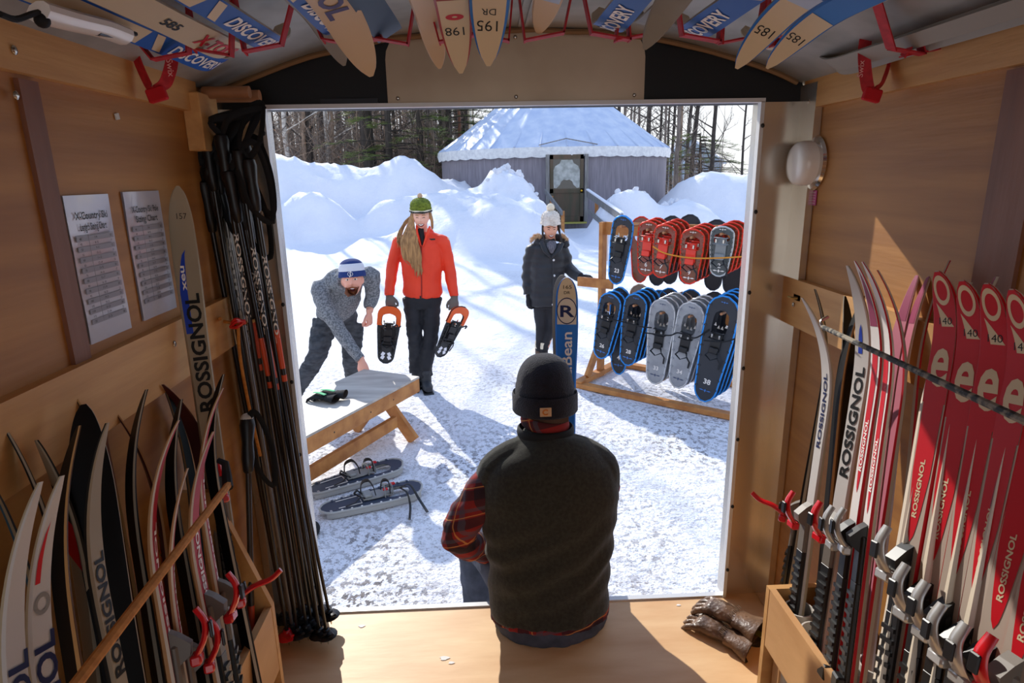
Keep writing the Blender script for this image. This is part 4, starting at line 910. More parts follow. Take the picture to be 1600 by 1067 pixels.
def build_ski(name, M, L, h, style, label, group=None, decals=(), binding=None, prof=None):
    """local z along the ski from the tail, +y out of the top sheet, x across"""
    S_ = SK[style]; w, d, tk = ski_prof(L, h, **(prof or {})); mats = [smat(S_['base']), smat(S_['edge'], .5, 0), smat(S_['top']), smat(S_.get('rim', S_['top']))]
    ss = [L*i/26*.8 for i in range(27)]; s = ss[-1]
    while s < L-.0001: s = min(L, s+(.02 if s < L-.1 else .0085)); ss.append(s)
    mb = MB(); vs = []; fs = []; mi = []
    for s in ss:
        a = w(s); y = d(s); t = tk(s)
        for x, yy in ((-a, y), (a, y), (a, y+t*.55), (a*.86, y+t), (-a*.86, y+t), (-a, y+t*.55)): vs.append((x, yy, s))
    for i in range(len(ss)-1):
        for j, m_ in enumerate((0, 1, 3, 2, 3, 1)): a = i*6; fs.append((a+j, a+(j+1) % 6, a+6+(j+1) % 6, a+6+j)); mi.append(m_)
    fs += [(5, 4, 3, 2, 1, 0), tuple(len(vs)-6+k for k in range(6))]; mi += [1, 1]
    mb.add(vs, fs, mi); o = mb.build(name, mats, None, smooth=True, M=M); tag(o, label, 'ski', group)
    groups = {}
    for dc in decals:
        kind, mk = dc[0], dc[1]; groups.setdefault((kind == 'text' and 'lettering' or 'graphic', mk), []).append(dc)
    for (nm, mk), lst in groups.items():
        b = MB()
        for dc in lst:
            sd_ = 1; lift = .0009
            def pos(x, s, sd_=1, lift=lift): return (x, (d(s)+tk(s)+lift) if sd_ > 0 else d(s)-lift, s)
            if dc[0] == 'text':
                _, _, body, s0, hgt, wid, opt = dc; vs, fs, tw = text2d(body, opt.get('bold', .03)); sd_ = opt.get('side', 1); flip = opt.get('flip', 1); ox = opt.get('x', 0)
                sc = wid/tw; P = []
                for a, c in vs:
                    if opt.get('across'): px_, ps = (a-tw/2)*sc*-1*sd_, s0+c*hgt
                    else: px_, ps = (c-.5)*hgt*sd_*flip, s0+a*sc*flip
                    P.append(pos(px_+ox, ps, sd_, .0012))
                b.add(P, fs)
            elif dc[0] == 'ring':
                _, _, s0, rs, rx, frac, opt = dc; n = 28; P = []; sd_ = opt.get('side', 1)
                for k in range(n):
                    t = 2*math.pi*k/n
                    for f in (1, frac): P.append(pos(rx*f*math.cos(t)+opt.get('x', 0), s0+rs*f*math.sin(t), sd_, .0011))
                b.add(P, [(2*k, 2*((k+1) % n), 2*((k+1) % n)+1, 2*k+1) for k in range(n)])
            elif dc[0] == 'zone':
                _, _, s0, s1, f0, f1, opt = dc; n = max(4, int(abs(s1-s0)/.012)); P = []; sd_ = opt.get('side', 1)
                pe = opt.get('point', 0); off = opt.get('off', 0); sk_ = opt.get('skew', 0)
                for k in range(n+1):
                    s = s0+(s1-s0)*k/n; a = w(s)*.84
                    q = min(1, (k/n)/pe)**.5 if pe else 1
                    for m_ in range(5): f = f0+(f1-f0)*m_/4; f = f*q; x = a*f+off*a; P.append(pos(x, min(L, s+sk_*x), sd_, .0007))
                b.add(P, [(k*5+m_, k*5+m_+1, k*5+m_+6, k*5+m_+5) for k in range(n) for m_ in range(4)])
            elif dc[0] == 'tri':
                _, _, pts, opt = dc; sd_ = opt.get('side', 1); n = 6; P = []; F_ = []
                A_, B_, C2 = [V((p[0], p[1], 0)) for p in pts]
                for i in range(n+1):
                    for j in range(n+1-i): q = A_+(B_-A_)*(i/n)+(C2-A_)*(j/n); P.append(pos(q.x, q.y, sd_, .0010))
                idx = lambda i, j: i*(n+1)-i*(i-1)//2+j
                for i in range(n):
                    for j in range(n-i):
                        F_.append((idx(i, j), idx(i+1, j), idx(i, j+1)))
                        if i+j < n-1: F_.append((idx(i+1, j), idx(i+1, j+1), idx(i, j+1)))
                b.add(P, F_)
        b.build(nm, M_skiink[mk], o, fix=False)
    if binding:
        kind, sb = binding[0], binding[1]; y0 = tk(sb)
        bm_ = {'red': M_red, 'silver': M_silver, 'grey': M_silver, 'black': M_char}[kind]
        b = MB(); b.box((0, y0+.006, sb-.03), (.034, .012, .11), bev=.004); b.prism([(y0, sb-.02), (y0+.03, sb-.0), (y0+.034, sb+.02), (y0+.014, sb+.04), (y0, sb+.05)], (-.013, 0, 0), (0, 1, 0), (0, 0, 1), .026); bo = b.build('binding', M_grey if kind == 'red' else M_char, o)
        b = MB(); P = [(0, y0+.036, sb-.01), (0, y0+.055, sb+.02), (0, y0+.06, sb+.05), (0, y0+.048, sb+.078)]
        if binding[2:] and binding[2] == 'open': P = [(0, y0+.036, sb+.0), (0, y0+.07, sb+.015), (0, y0+.105, sb+.02), (0, y0+.13, sb+.035)]
        b.tube(interp(P, 5), [(.017-.0005*i, .006) for i in range(16)], 12, up=(0, 1, 0)) ; b.box((0, y0+.038, sb-.012), (.036, .02, .02), bev=.004)
        b.build('lever', bm_, bo, smooth=True)
        if kind != 'red' or True:
            b = MB(); b.box((0, y0+.069, sb+.034) if len(binding) < 3 else (0, y0+.05, sb+.015), (.018, .006, .03), bev=.002); b.build('lever_slot', M_char, bo)
        b = MB(); b.box((0, y0+.006, sb-.20), (.034, .012, .24), bev=.003)
        for k in range(9): b.box((0, y0+.014, sb-.11-.022*k), (.03, .006, .008))
        b.box((0, y0+.018, sb-.315), (.036, .02, .035), bev=.004); b.build('heel_plate', M_char, o)
    return o
def ski_fit(side, low, shov, tip, dv, style, label, xl=.755, xs=.80, decals=(), binding=None, name='ski', prof=None, zt=.03, group=None, tl=.2):
    s = -1 if side == 'L' else 1; a = JX(*low, s*xl); b = JX(*shov, s*xs); T = (b-a).normalized(); tail = a+T*((zt-a.z)/T.z)
    L0 = (b-tail).length; best = None
    vdir = (CAM-b).normalized()
    for k in range(60):
        ph = k*math.pi/30; N = V((math.cos(ph), math.sin(ph), 0)); N = (N-T*N.dot(T)).normalized()
        for h, tl_ in ((h_, t_) for h_ in (.04, .06, .08, .10, .12, .14, .16) for t_ in (.06, .09, .12, .15, .18, .21, .24, .27)):
            L = L0+tl_; P = tail+T*L+N*h; dd = P-CAM; z = dd.dot(_F); pu, pv = 800+FPX*dd.dot(_R)/z, 533.5-FPX*dd.dot(_U)/z
            c = math.hypot(pu-tip[0], (pv-tip[1])*.6)+45*abs(N.dot(vdir)-dv)+(900*max(0, abs(P.x)-.872))
            if best is None or c < best[0]: best = (c, N, h, L)
    _, N, h, L = best; X = N.cross(T); M = Matrix((X, N, T)).transposed().to_4x4(); M = Matrix.Translation(tail) @ M
    dec = []
    for dc in decals:                            # decal positions are given from the tip; turn them round
        dc = list(dc)
        if dc[0] == 'text': dc[3] = L-dc[3]
        elif dc[0] == 'ring': dc[2] = L-dc[2]
        elif dc[0] == 'zone': dc[2], dc[3] = L-dc[2], L-dc[3]
        elif dc[0] == 'tri': dc[2] = [(x, L-s_) for x, s_ in dc[2]]
        dec.append(dc)
    if binding: binding = (binding[0], (JX(*binding[1], s*xl)-tail).dot(T))+tuple(binding[2:])
    return build_ski(name, M, L, h, style, label, group, dec, binding, prof)
def ross(ink, s0, wid=.34, hgt=.024, **k): return ('text', ink, 'ROSSIGNOL', s0, hgt, wid, dict(bold=.04, **k))
rim = ('zone', 'white', .0, .16, -1, 1, {})
def tourdec(s0=.42, ink='white', w=.24): return [ross(ink, s0, w, .017), ('zone', 'white', .60, .95, -.95, .95, dict(point=.35))]
# ---- left bin
ski_fit('L', (352, 850), (286, 372), (278, 294), .75, 'silver', 'tall silver nordic ski leaning on left wall beside the charts', xl=.79, xs=.86, prof=dict(W=.056, tc=.16, rr=.11, te=2.2),
    decals=[ross('black', .56, .30, .032), ('zone', 'blue', .15, .36, .3, .98, dict(point=.5)), ('text', 'brown', '157', .075, .014, .026, dict(across=1, bold=0)), ('text', 'white', 'xeu', .25, .012, .06, dict(x=.014))], binding=('red', (338, 772)))
ski_fit('L', (357, 880), (318, 690), (343, 588), -.45, 'black', 'black based ski at the far end of left bin, highest of the curved tips', xl=.74, xs=.79)
ski_fit('L', (330, 896), (299, 700), (341, 606), .12, 'tour', 'red ski at far end of left bin with an open red binding lever', xl=.73, xs=.77, decals=tourdec(), binding=('red', (352, 925), 'open'))
ski_fit('L', (312, 915), (286, 775), (329, 682), .30, 'tour', 'red ski second from far end with its tip below the highest ones', xl=.72, xs=.75, decals=tourdec(.37, w=.19), binding=('red', (318, 960)))
ski_fit('L', (276, 1000), (248, 815), (294, 724), .12, 'tour', 'red ski with the lowest curved tip in the middle of left bin', xl=.72, xs=.75, decals=tourdec(.39, w=.22), binding=('red', (287, 1035)))
ski_fit('L', (292, 935), (257, 742), (286, 625), -.45, 'black', 'broad black ski base with pointed tip behind the red skis', xl=.75, xs=.79)
ski_fit('L', (253, 985), (219, 770), (272, 668), .22, 'tour', 'red ski nearest the camera of the red ones in the left bin', xl=.72, xs=.76, decals=tourdec(.44, w=.26), binding=('red', (257, 1030)))
ski_fit('L', (226, 960), (188, 715), (220, 609), -.25, 'black', 'thin dark ski edge bending right in the middle of left bin', xl=.76, xs=.8)
ski_fit('L', (268, 930), (246, 745), (183, 651), .05, 'dark', 'dark red ski whose thin tip bends left in the left bin', xl=.80, xs=.82, decals=[ross('red', .5, .3, .02)])
ski_fit('L', (318, 900), (300, 735), (240, 609), -.35, 'teal', 'dark blue ski base bending left beside the pole wall', xl=.81, xs=.83)
ski_fit('L', (340, 900), (322, 735), (253, 609), .0, 'dark', 'thin dark ski tip bending left just behind the dark blue one', xl=.83, xs=.85)
ski_fit('L', (218, 960), (180, 735), (122, 621), .0, 'gold', 'gold edged ski with hooked tip touching the left wall rail', xl=.80, xs=.83)
ski_fit('L', (190, 1040), (137, 740), (131, 633), -.8, 'black', 'wide flat black ski base standing in the left bin', xl=.75, xs=.80, prof=dict(W=.066, rr=.16, te=2))
ski_fit('L', (172, 1030), (120, 760), (168, 649), .5, 'silver', 'grey ski lettered in black next to the wide black base', xl=.72, xs=.77, decals=[ross('black', .40, .20, .028)])
ski_fit('L', (112, 1060), (72, 800), (118, 673), -.3, 'gold', 'gold edged dark ski in front of the grey lettered one', xl=.73, xs=.77)
ski_fit('L', (62, 1058), (24, 880), (91, 759), .7, 'white', 'white ski with navy letters close to camera at lower left', xl=.66, xs=.69, prof=dict(W=.034), decals=[ross('navy', .43, .25, .030), ('ring', 'grey', .145, .013, .012, .6, {}), ('zone', 'red', .05, .12, .3, .9, dict(point=.6))])
ski_fit('L', (12, 1064), (-22, 905), (61, 771), .6, 'white', 'white ski with navy letters cut off by the left picture edge', xl=.66, xs=.69, prof=dict(W=.034), decals=[ross('navy', .43, .25, .030)])
ski_fit('L', (120, 1040), (80, 780), (17, 668), .0, 'black', 'dark ski with hooked tip bending left below the wall rail', xl=.80, xs=.83)
ski_fit('L', (150, 1030), (112, 760), (52, 680), .45, 'silver', 'pale ski with red and black corner patch near left wall', xl=.80, xs=.83, decals=[('zone', 'red', .14, .22, -.9, .9, dict(skew=.8)), ('zone', 'black', .09, .14, -.9, .9, dict(skew=.8))])
ski_fit('L', (80, 1040), (42, 830), (-18, 722), .0, 'teal', 'dark teal ski bending left out of the picture edge', xl=.78, xs=.81)
# ---- right bin
ski_fit('R', (1258, 900), (1302, 560), (1258, 466), .5, 'white', 'white nordic ski with slim navy letters at far end of right bin', xl=.73, xs=.79, decals=[ross('navy', .39, .20, .016)], binding=('red', (1262, 815)))
ski_fit('R', (1243, 880), (1296, 560), (1277, 449), -.1, 'black', 'dark thin ski behind the first white one in right bin', xl=.75, xs=.81, binding=('red', (1236, 800), 'open'))
ski_fit('R', (1278, 930), (1312, 570), (1342, 456), -.3, 'gold', 'gold edged ski bending right beside the first white one', xl=.76, xs=.8)
ski_fit('R', (1290, 930), (1326, 590), (1336, 470), -.7, 'black', 'broad black ski base between the two white lettered skis', xl=.79, xs=.83)
ski_fit('R', (1300, 905), (1353, 560), (1322, 421), .6, 'white', 'white ski with large black letters in the right bin', xl=.72, xs=.78, prof=dict(W=.052), decals=[ross('black', .50, .27, .028), ('zone', 'blue', .13, .2, -.1, .5, dict(point=.5))], binding=('red', (1300, 830)))
ski_fit('R', (1325, 935), (1376, 560), (1331, 410), .45, 'redwhite', 'red and white ski with pointed tip left of its twin', xl=.71, xs=.77, decals=[('zone', 'red', .52, .2, -.6, .6, dict(point=.3)), ('zone', 'mauve', .02, .14, -.9, .9, dict(point=.8)), ross('white', .47, .12, .012)], binding=('silver', (1333, 850)))
ski_fit('R', (1349, 935), (1394, 565), (1347, 413), .4, 'redwhite', 'red and white ski just right of its twin in right bin', xl=.71, xs=.77, decals=[('zone', 'red', .55, .2, -.6, .6, dict(point=.3)), ross('white', .50, .12, .012)], binding=('silver', (1360, 860)))
ski_fit('R', (1372, 935), (1424, 560), (1377, 416), .0, 'redwhite', 'thin reddish ski whose hooked tip bends left by the sunlit patch', xl=.72, xs=.78)
ski_fit('R', (1352, 900), (1396, 540), (1433, 408), -.55, 'pink', 'pink and white ski tip bending right in the sunlit patch', xl=.80, xs=.85, decals=[('zone', 'mauve', .0, .12, -1, 1, dict(side=-1))])
ski_fit('R', (1368, 900), (1410, 545), (1453, 412), -.4, 'pink', 'second pink and white ski tip bending right in sunlit patch', xl=.80, xs=.85, decals=[('zone', 'mauve', .0, .12, -1, 1, dict(side=-1))])
ski_fit('R', (1400, 900), (1432, 560), (1493, 419), -.05, 'redwhite', 'thin ski edge bending right in front of the sunlit patch', xl=.76, xs=.81)
def d140(num='140'): return [('zone', 'red', .002, .24, -1, 1, {}), ('zone', 'red', .50, .24, -.88, .88, dict(point=.5)), ('ring', 'cream', .034, .026, .017, .68, {}), ('tri', 'cream', [(.017, .055), (.006, .098), (-.021, .098)], {}),
    ('text', 'cream', 'e', .205, .10, .040, dict(across=1, bold=.03)), ('text', 'black', num, .094, .013, .032, dict(across=1, bold=0)), ross('cream', .455, .11, .010)]
for i, (low, sh, tp, z_) in enumerate((((1425, 880), (1481, 530), (1476, 437), 0), ((1455, 940), (1520, 550), (1518, 450), 0), ((1487, 970), (1558, 560), (1557, 456), 0), ((1518, 1010), (1600, 575), (1597, 468), 0), ((1550, 1040), (1642, 610), (1640, 492), 0), ((1590, 1062), (1690, 660), (1690, 520), 0))):
    lb = ('red junior ski marked 140, first of the red row', 'red junior ski marked 140, second of the red row', 'red junior ski marked 140, third of the red row', 'red junior ski with brown mark, fourth of the row', 'red junior ski, fifth, its tip outside the picture', 'red junior ski with red binding lever at lower right corner')[i]
    ski_fit('R', low, sh, tp, .66, 'red140', lb, xl=.67, xs=.74, prof=dict(W=.058, tc=.16, rr=.07, te=2.3), decals=d140(), binding=('silver' if i < 5 else 'red', (low[0], low[1]+12)))
for i, (low, sh, tp) in enumerate((((1402, 870), (1452, 580), (1512, 428)), ((1436, 910), (1490, 580), (1548, 440)), ((1468, 950), (1533, 595), (1604, 458)), ((1500, 990), (1577, 610), (1650, 480)))):
    ski_fit('R', low, sh, tp, -.25, 'cream', ('cream ski paired behind the first red one, its tip bent to the wall', 'cream ski between the first and second red skis', 'cream ski between the second and third red skis', 'cream ski between the third and fourth red skis')[i], xl=.66, xs=.74, prof=dict(W=.056), decals=[('zone', 'mauve', .2, .34, -.2, .95, dict(side=-1, point=.5)), ('zone', 'mauve', .0, .06, -1, 1, dict(side=-1)), ('zone', 'red', .66, 1.0, .82, 1, {})])
# elastic cords over the skis
def cord(name, pts, r, m, label, hooks=(), hm=None):
    mb = MB(); mb.tube(interp(pts, 8), r, 8); o = tag(mb.build(name, m, smooth=True), label, 'cord')
    for a, b, c in hooks: mb = MB(); mb.tube(interp([a, b, c], 6), .0045, 8); mb.build('hook', hm or M_char, o, smooth=True)
    return o
M_cordo = mat('orange_cord', '#d08a3a', rough=.75, c2='#b9752c', scale=80); M_cordb = mat('black_grey_cord', '#1b1a19', rough=.7, c2='#8c8270', scale=55, lo=.45, hi=.6)
a = JX(357, 757, -.66); b_ = JX(120, 1067, -.60)
oc = cord('bungee_cord', [a, a.lerp(b_, .5), b_+(b_-a)*.5], .0075, M_cordo, 'orange elastic cord running diagonally across the left skis')
mb = MB(); mb.tube([a+V((0, -.005, -.005)), a+V((-.01, .02, .01)), a+V((-.014, .03, .035)), a+V((-.03, .035, .04))], [.011, .010, .008, .006], 8); mb.build('hook', M_blk, oc, smooth=True)
a = JX(1286, 511, .70); b_ = JX(1600, 657, .58); c = JX(1440, 583, .64)
cord('bungee_cord', [a, c, b_, b_+(b_-c)*1.2], .006, M_cordb, 'black speckled elastic cord holding the right row of skis', [(a, a+V((-.0, .01, .012)), a+V((.02, .02, .02)))], M_steel)
p = JX(1246, 465, .878); o = thing('cord_bracket', p, 'small brass bracket screwed to right rail by the door', 'bracket'); mb = MB(); mb.box(p, (.004, .045, .02), bev=.001); mb.tube([p+V((-.004, -.01, 0)), p+V((-.02, -.0, .0)), p+V((-.02, .02, .0))], .004, 8); mb.build('plate', mat('old_brass', '#b9a36a', metal=1, rough=.3), o)
# ---- skis lashed under the ceiling
def over(tipx, kind, style, label, roll=0, h=.07, decals=(), binding=None, zb=1.80, tail_y=-2.7, prof=None):
    """kind 'down': top sheet faces the floor and the tip bends down; 'up': base faces the floor"""
    sg = -1 if kind == 'down' else 1; tz = zb+sg*h*(1 if kind == 'down' else .6); tip = JZ(tipx[0], tipx[1], tz)
    x = tip.x; N = V((math.sin(math.radians(roll)), 0, math.cos(math.radians(roll))))*sg
    tail = V((x, tail_y, zb))+ (V((0, 0, 0))); L = tip.y-tail_y; T = V((0, 1, 0)); X = N.cross(T)
    M = Matrix.Translation(tail) @ Matrix((X, N, T)).transposed().to_4x4(); dec = []
    for dc in decals:
        dc = list(dc)
        if dc[0] == 'text': dc[3] = L-dc[3]
        elif dc[0] == 'ring': dc[2] = L-dc[2]
        elif dc[0] == 'zone': dc[2], dc[3] = L-dc[2], L-dc[3]
        dec.append(dc)
    pf = dict(rr=.10, te=2.2, W=.046, tc=.22); pf.update(prof or {})
    o = build_ski('ski', M, L, h, style, label, None, dec, binding, pf); return x
def disc(flip): 
    sd_ = -1
    return [('zone', 'pale', .0, .05, -1, 1, dict(side=-1)), ('text', 'white', 'DISCOVERY', .08 if flip < 0 else .36, .028, .24, dict(side=-1, flip=flip, bold=.04)), ('zone', 'cream', .40, .43, -1, 1, dict(side=-1, skew=1)), ('zone', 'cream', .47, 2, -1, 1, dict(side=-1))]
def xt(flip): return [('text', 'red', 'X-TOUR', .08 if flip < 0 else .30, .03, .18, dict(side=-1, flip=flip, bold=.05)), ('text', 'black', '585', .36 if flip < 0 else .44, .018, .06, dict(side=-1, flip=flip)), ('zone', 'red', .0, .04, -1, 1, dict(side=-1))]
CX = []
CX.append(over((372, 92), 'up', 'disc', 'blue white-lettered ski at far left under the ceiling with a white binding below', roll=-28, decals=disc(1), prof=dict(W=.052, square=True)))
CX.append(over((398, 72), 'up', 'xtour', 'cream red-lettered ski second from the left under the ceiling', roll=-24, decals=xt(1), prof=dict(W=.06, square=True)))
CX.append(over((457, 60), 'up', 'disc', 'blue ski third from the left under the ceiling', roll=-20, decals=disc(1), prof=dict(W=.052, square=True)))
CX.append(over((562, 118), 'down', 'beige', 'ski with large beige tip hanging left of the header plate', roll=-14, h=.08, decals=[('text', 'purple', 'ROSSIGNOL', .48, .034, .34, dict(bold=.05)), ('zone', 'mauve', .5, .8, -.9, .9, {})], prof=dict(W=.060, tc=.26)))
over((529, 100), 'down', 'grey', 'small beige tip half hidden behind the large left one', roll=-10, h=.06, zb=1.825)
CX.append(over((555, 42), 'up', 'disc', 'short blue ski end between large beige tip and red ski', roll=-14, decals=disc(1), prof=dict(W=.052, square=True)))
CX.append(over((625, 48), 'up', 'bluebean', 'thin blue ski edge right of the short blue end', roll=-30, prof=dict(W=.05)))
CX.append(over((716, 110), 'down', 'redtop', 'red ski with pointed cream tip marked 198', roll=-3, h=.08, decals=[('zone', 'cream', .0, .16, -1, 1, {}), ('text', 'black', '198', .085, .018, .035, dict(across=1, bold=0)), ('ring', 'red', .11, .008, .014, .3, {})], prof=dict(W=.052)))
over((681, 104), 'down', 'beige', 'cream tip crossing behind the red ski marked 198', roll=-6, h=.07, zb=1.825)
CX.append(over((766, 98), 'down', 'bluebean', 'blue ski with cream tip marked 195 at the centre', roll=2, h=.08, decals=[('zone', 'cream', .0, .13, -1, 1, {}), ('zone', 'sky', .13, .17, -1, 1, {}), ('text', 'black', '195', .075, .02, .036, dict(across=1, bold=0)), ('text', 'black', 'DR', .10, .014, .022, dict(across=1, bold=0)), ('text', 'white', 'L.L.Bean', .4, .03, .16, {}), ('zone', 'cream', .5, .62, -1, 1, {})], prof=dict(W=.056)))
CX.append(over((850, 50), 'down', 'beige', 'short cream tip right of centre under the ceiling', roll=14, h=.04, zb=1.83, decals=[('zone', 'sky', .1, .3, -1, 1, {})]))
CX.append(over((928, 38), 'up', 'disc', 'blue white-lettered ski right of centre above the header plate', roll=16, decals=disc(-1), prof=dict(W=.052, square=True)))
over((985, 34), 'up', 'grey', 'grey round ski tip right of the blue centre ski', roll=14, zb=1.83)
CX.append(over((1032, 77), 'down', 'grey', 'grey-brown ski tip hanging over right end of header plate', roll=20, h=.07))
CX.append(over((1048, 44), 'up', 'disc', 'blue white-lettered ski over the right black header', roll=22, decals=disc(-1), prof=dict(W=.052, square=True)))
CX.append(over((1150, 62), 'up', 'xtour', 'cream red-lettered ski with red end on the right', roll=24, decals=xt(-1), prof=dict(W=.052, square=True)))
CX.append(over((1178, 108), 'down', 'bluebean', 'blue ski with cream tip marked 185, the left of two', roll=22, h=.08, decals=[('zone', 'cream', .0, .15, -1, 1, {}), ('text', 'black', '185', .08, .018, .034, dict(across=1, bold=0)), ('zone', 'sky', .15, .19, -1, 1, {}), ('text', 'white', 'L.L.Bean', .38, .028, .15, {}), ('zone', 'cream', .46, .6, -1, 1, {})], prof=dict(W=.052)))
CX.append(over((1226, 110), 'down', 'bluebean', 'blue ski with cream tip marked 185, the right of two', roll=28, h=.07, decals=[('zone', 'cream', .0, .14, -1, 1, {}), ('text', 'black', '185', .08, .018, .034, dict(across=1, bold=0)), ('zone', 'cream', .38, .6, -1, 1, {})], prof=dict(W=.048)))
CX.append(over((1262, 92), 'up', 'plain', 'plain pale ski near right wall under the ceiling, the upper one', roll=34, prof=dict(W=.044)))
CX.append(over((1272, 96), 'up', 'plain', 'plain pale ski lying lowest beside the right wall rail', roll=48, zb=1.80, prof=dict(W=.044)))
# red webbing that slings them
mb = MB(); xs_ = sorted(CX); M_ = []
for i, x in enumerate(xs_):
    y = -.80+.14*(abs(x)/.7)**2
    M_.append((V((x-.034, y, 1.778+.012*(i % 2))), V((x+.036, y, 1.790-.012*(i % 2)))))
P = [V((xs_[0]-.07, -.66, ceil_z(min(.88, abs(xs_[0]-.07)))-.01))]
for i, (a, b) in enumerate(M_):
    P += [a, b]
    nx_ = xs_[i+1] if i+1 < len(xs_) else xs_[i]+.09
    xm = (xs_[i]+nx_)/2; P.append(V((xm, a.y, min(ceil_z(min(abs(xm), .89))-.012, 1.90))))
for i in range(len(P)-1):
    d_ = P[i+1]-P[i]
    if d_.length > .004: mb.beam(P[i]-d_*.02, P[i+1]+d_*.02, .003, .024, up=(0, 1, 0))
tag(mb.build('ski_webbing', M_webred), 'red webbing zigzagging under the skis below the ceiling', 'strap')
# white binding under the far left ski
q = JX(150, 42, -.70); bo = [o for o in COL.objects if o.get('label', '').startswith('blue white-lettered ski at far left')][0]; iv = bo.matrix_basis.inverted()
pp = lambda u, v, x=-.70: iv @ JX(u, v, x)
mb = MB(); ln = [pp(60, 18), pp(110, 32), pp(160, 44), pp(195, 57)]; mb.tube(interp(ln, 4), [(.018, .012)]*13, 10); bb = mb.build('binding', M_white, bo, smooth=True)
mb = MB(); mb.tube(interp([pp(88, 17), pp(120, 20), pp(142, 32)], 4), .004, 6); mb.tube([pp(150, 46), pp(172, 52)], [.009, .008], 8); mb.tube([pp(188, 47), pp(212, 53)], .004, 6); mb.build('black_inserts', M_char, bb, smooth=True)
mb = MB(); mb.tube(interp([pp(0, 22), pp(25, 30), pp(50, 22), pp(68, 18)], 4), .004, 6); mb.ell(pp(66, 32), .010); mb.build('buckle', M_blk, bb, smooth=True)
# ================================================================ ski poles
def wraptext(mb, s, a, T, vdir, r, s0, hgt, wid):
    vs, fs, tw = text2d(s, .03); T, N, S = frame(T, vdir)
    mb.add([a+T*(s0+p*wid/tw)+(N*math.cos((q-.5)*hgt/r)+S*math.sin((q-.5)*hgt/r))*(r+.0006) for p, q in vs], fs)
def pole(top, bot, m, label, txt=None, ink=None, basket=M_char, grip=M_char, band=None, group=None, strap=True, sw=0.0):
    top = V(top); bot = V(bot); T = (bot-top).normalized(); L = (bot-top).length; o = thing('ski_pole', bot, label, 'ski pole', group)
    r = .0075; mb = MB(); mb.tube([top+T*.1, top+T*L*.6, bot-T*.02], [r, r*.95, r*.7], 10); mb.build('shaft', m, o, smooth=True)
    mb = MB(); mb.tube([top-T*.005, top+T*.0, top+T*.015, top+T*.06, top+T*.10, top+T*.135, top+T*.14], [.008, .017, .020, .0145, .0165, .013, .009], 12); mb.build('grip', grip, o, smooth=True)
    mb = MB(); c = bot-T*.05; X = V((.6, -.75, .1)).normalized()
    mb.lathe([(.007, -.012), (.012, -.01), (.016, 0), (.034, .010), (.036, .013), (.014, .012), (.007, .02)], c, T, 14); mb.tube([c, c+X*.03+T*.002, c+X*.05-T*.012], [(.016, .006), (.015, .005), (.006, .004)], 8); mb.build('basket', basket, o, smooth=True)
    mb = MB(); mb.tube([bot-T*.022, bot], [.005, .0015], 8); mb.build('tip', M_steel, o, smooth=True)
    if txt: mb = MB(); wraptext(mb, txt, top, T, CAM-top, r, .26, .012, .26); mb.build('lettering', ink or M_skiink['white'], o, fix=False)
    if band: mb = MB(); mb.tube([top+T*.48, top+T*.60], r+.0006, 10); mb.tube([top+T*.62, top+T*.64], r+.0006, 10); mb.build('band', band, o, smooth=True)
    if strap:
        mb = MB(); up = V((-.74, top.y*.3-.09, 1.74)); 
        W_ = [top, top+V((.02+sw, -.01, .05)), up+V((.01+sw, 0, .0)), up+V((-.0, .0, .004)), up+V((-.02, 0, -.02)), top+V((-.02, .0, .04)), top]
        if strap == 'loop': W_ = [top, top+V((.03+sw, -.01, .02)), top+V((.055+sw, 0, -.08)), top+V((.05+sw, .0, -.19)), top+V((.02, -.01, -.15)), top+V((-.005, -.012, -.05))]
        mb.tube(interp(W_, 5), [(.009, .0018)]*(5*(len(W_)-1)+1), 6, up=(.3, 1, 0)); mb.build('wrist_strap', M_blk, o, smooth=True)
    return o
M_pb = mat('black_shaft', '#131315', rough=.3, coat=.4); M_pg = mat('grey_shaft', '#8b8580', rough=.3, metal=.5); M_po = mat('orange_band', '#d8502a', rough=.4); M_pr = mat('bronze_shaft', '#3a322c', rough=.35, metal=.3)
PL = [((322, 218), (452, 1008), M_pb, None, 0), ((334, 226), (460, 998), M_pg, 'Source', 1), ((345, 212), (468, 1004), M_pb, 'ROSSIGNOL', 1), ((352, 240), (474, 985), M_pr, None, 0), ((362, 220), (482, 1000), M_pb, 'ROSSIGNOL', 1), ((372, 236), (489, 990), M_pb, 'ROSSIGNOL', 1),
      ((326, 262), (463, 975), M_pb, None, 0), ((340, 272), (478, 968), M_pg, 'alpina', 1), ((357, 268), (497, 985), M_pb, None, 0), ((368, 282), (505, 968), M_pb, 'ROSSIGNOL', 1), ((382, 228), (502, 1006), M_pb, None, 1), ((388, 250), (513, 1006), M_pb, 'ROSSIGNOL', 1), ((318, 285), (447, 980), M_pb, None, 0), ((378, 300), (518, 975), M_pr, None, 0)]
WH = ('leftmost', 'second', 'third', 'fourth', 'fifth', 'sixth', 'seventh', 'eighth', 'ninth', 'tenth', 'eleventh', 'twelfth', 'thirteenth', 'rightmost'); order = sorted(range(14), key=lambda i: PL[i][1][0])
for i, (t, b, m, tx, st) in enumerate(PL):
    rk_ = order.index(i); T_ = JY(t[0], t[1], -.16+.05*math.sin(i*2.1)); B_ = JZ(b[0], b[1], .012)
    col = 'grey' if m is M_pg else 'bronze' if m is M_pr else 'black'
    pole(T_, B_, m, '%s ski pole hung by the door, %s of the bundle by its tip' % (col, WH[rk_]), tx, basket=M_red if i == 0 else M_char, band=M_po if i in (3, 8, 11, 9) else None, strap=('loop' if i in (10, 5, 13, 7) else True), sw=.01*(i % 3))
T_ = JX(386, 655, -.745); B_ = JX(394, 975, -.735); B_ = T_+(B_-T_).normalized()*.98; B_.z = max(B_.z, .02)
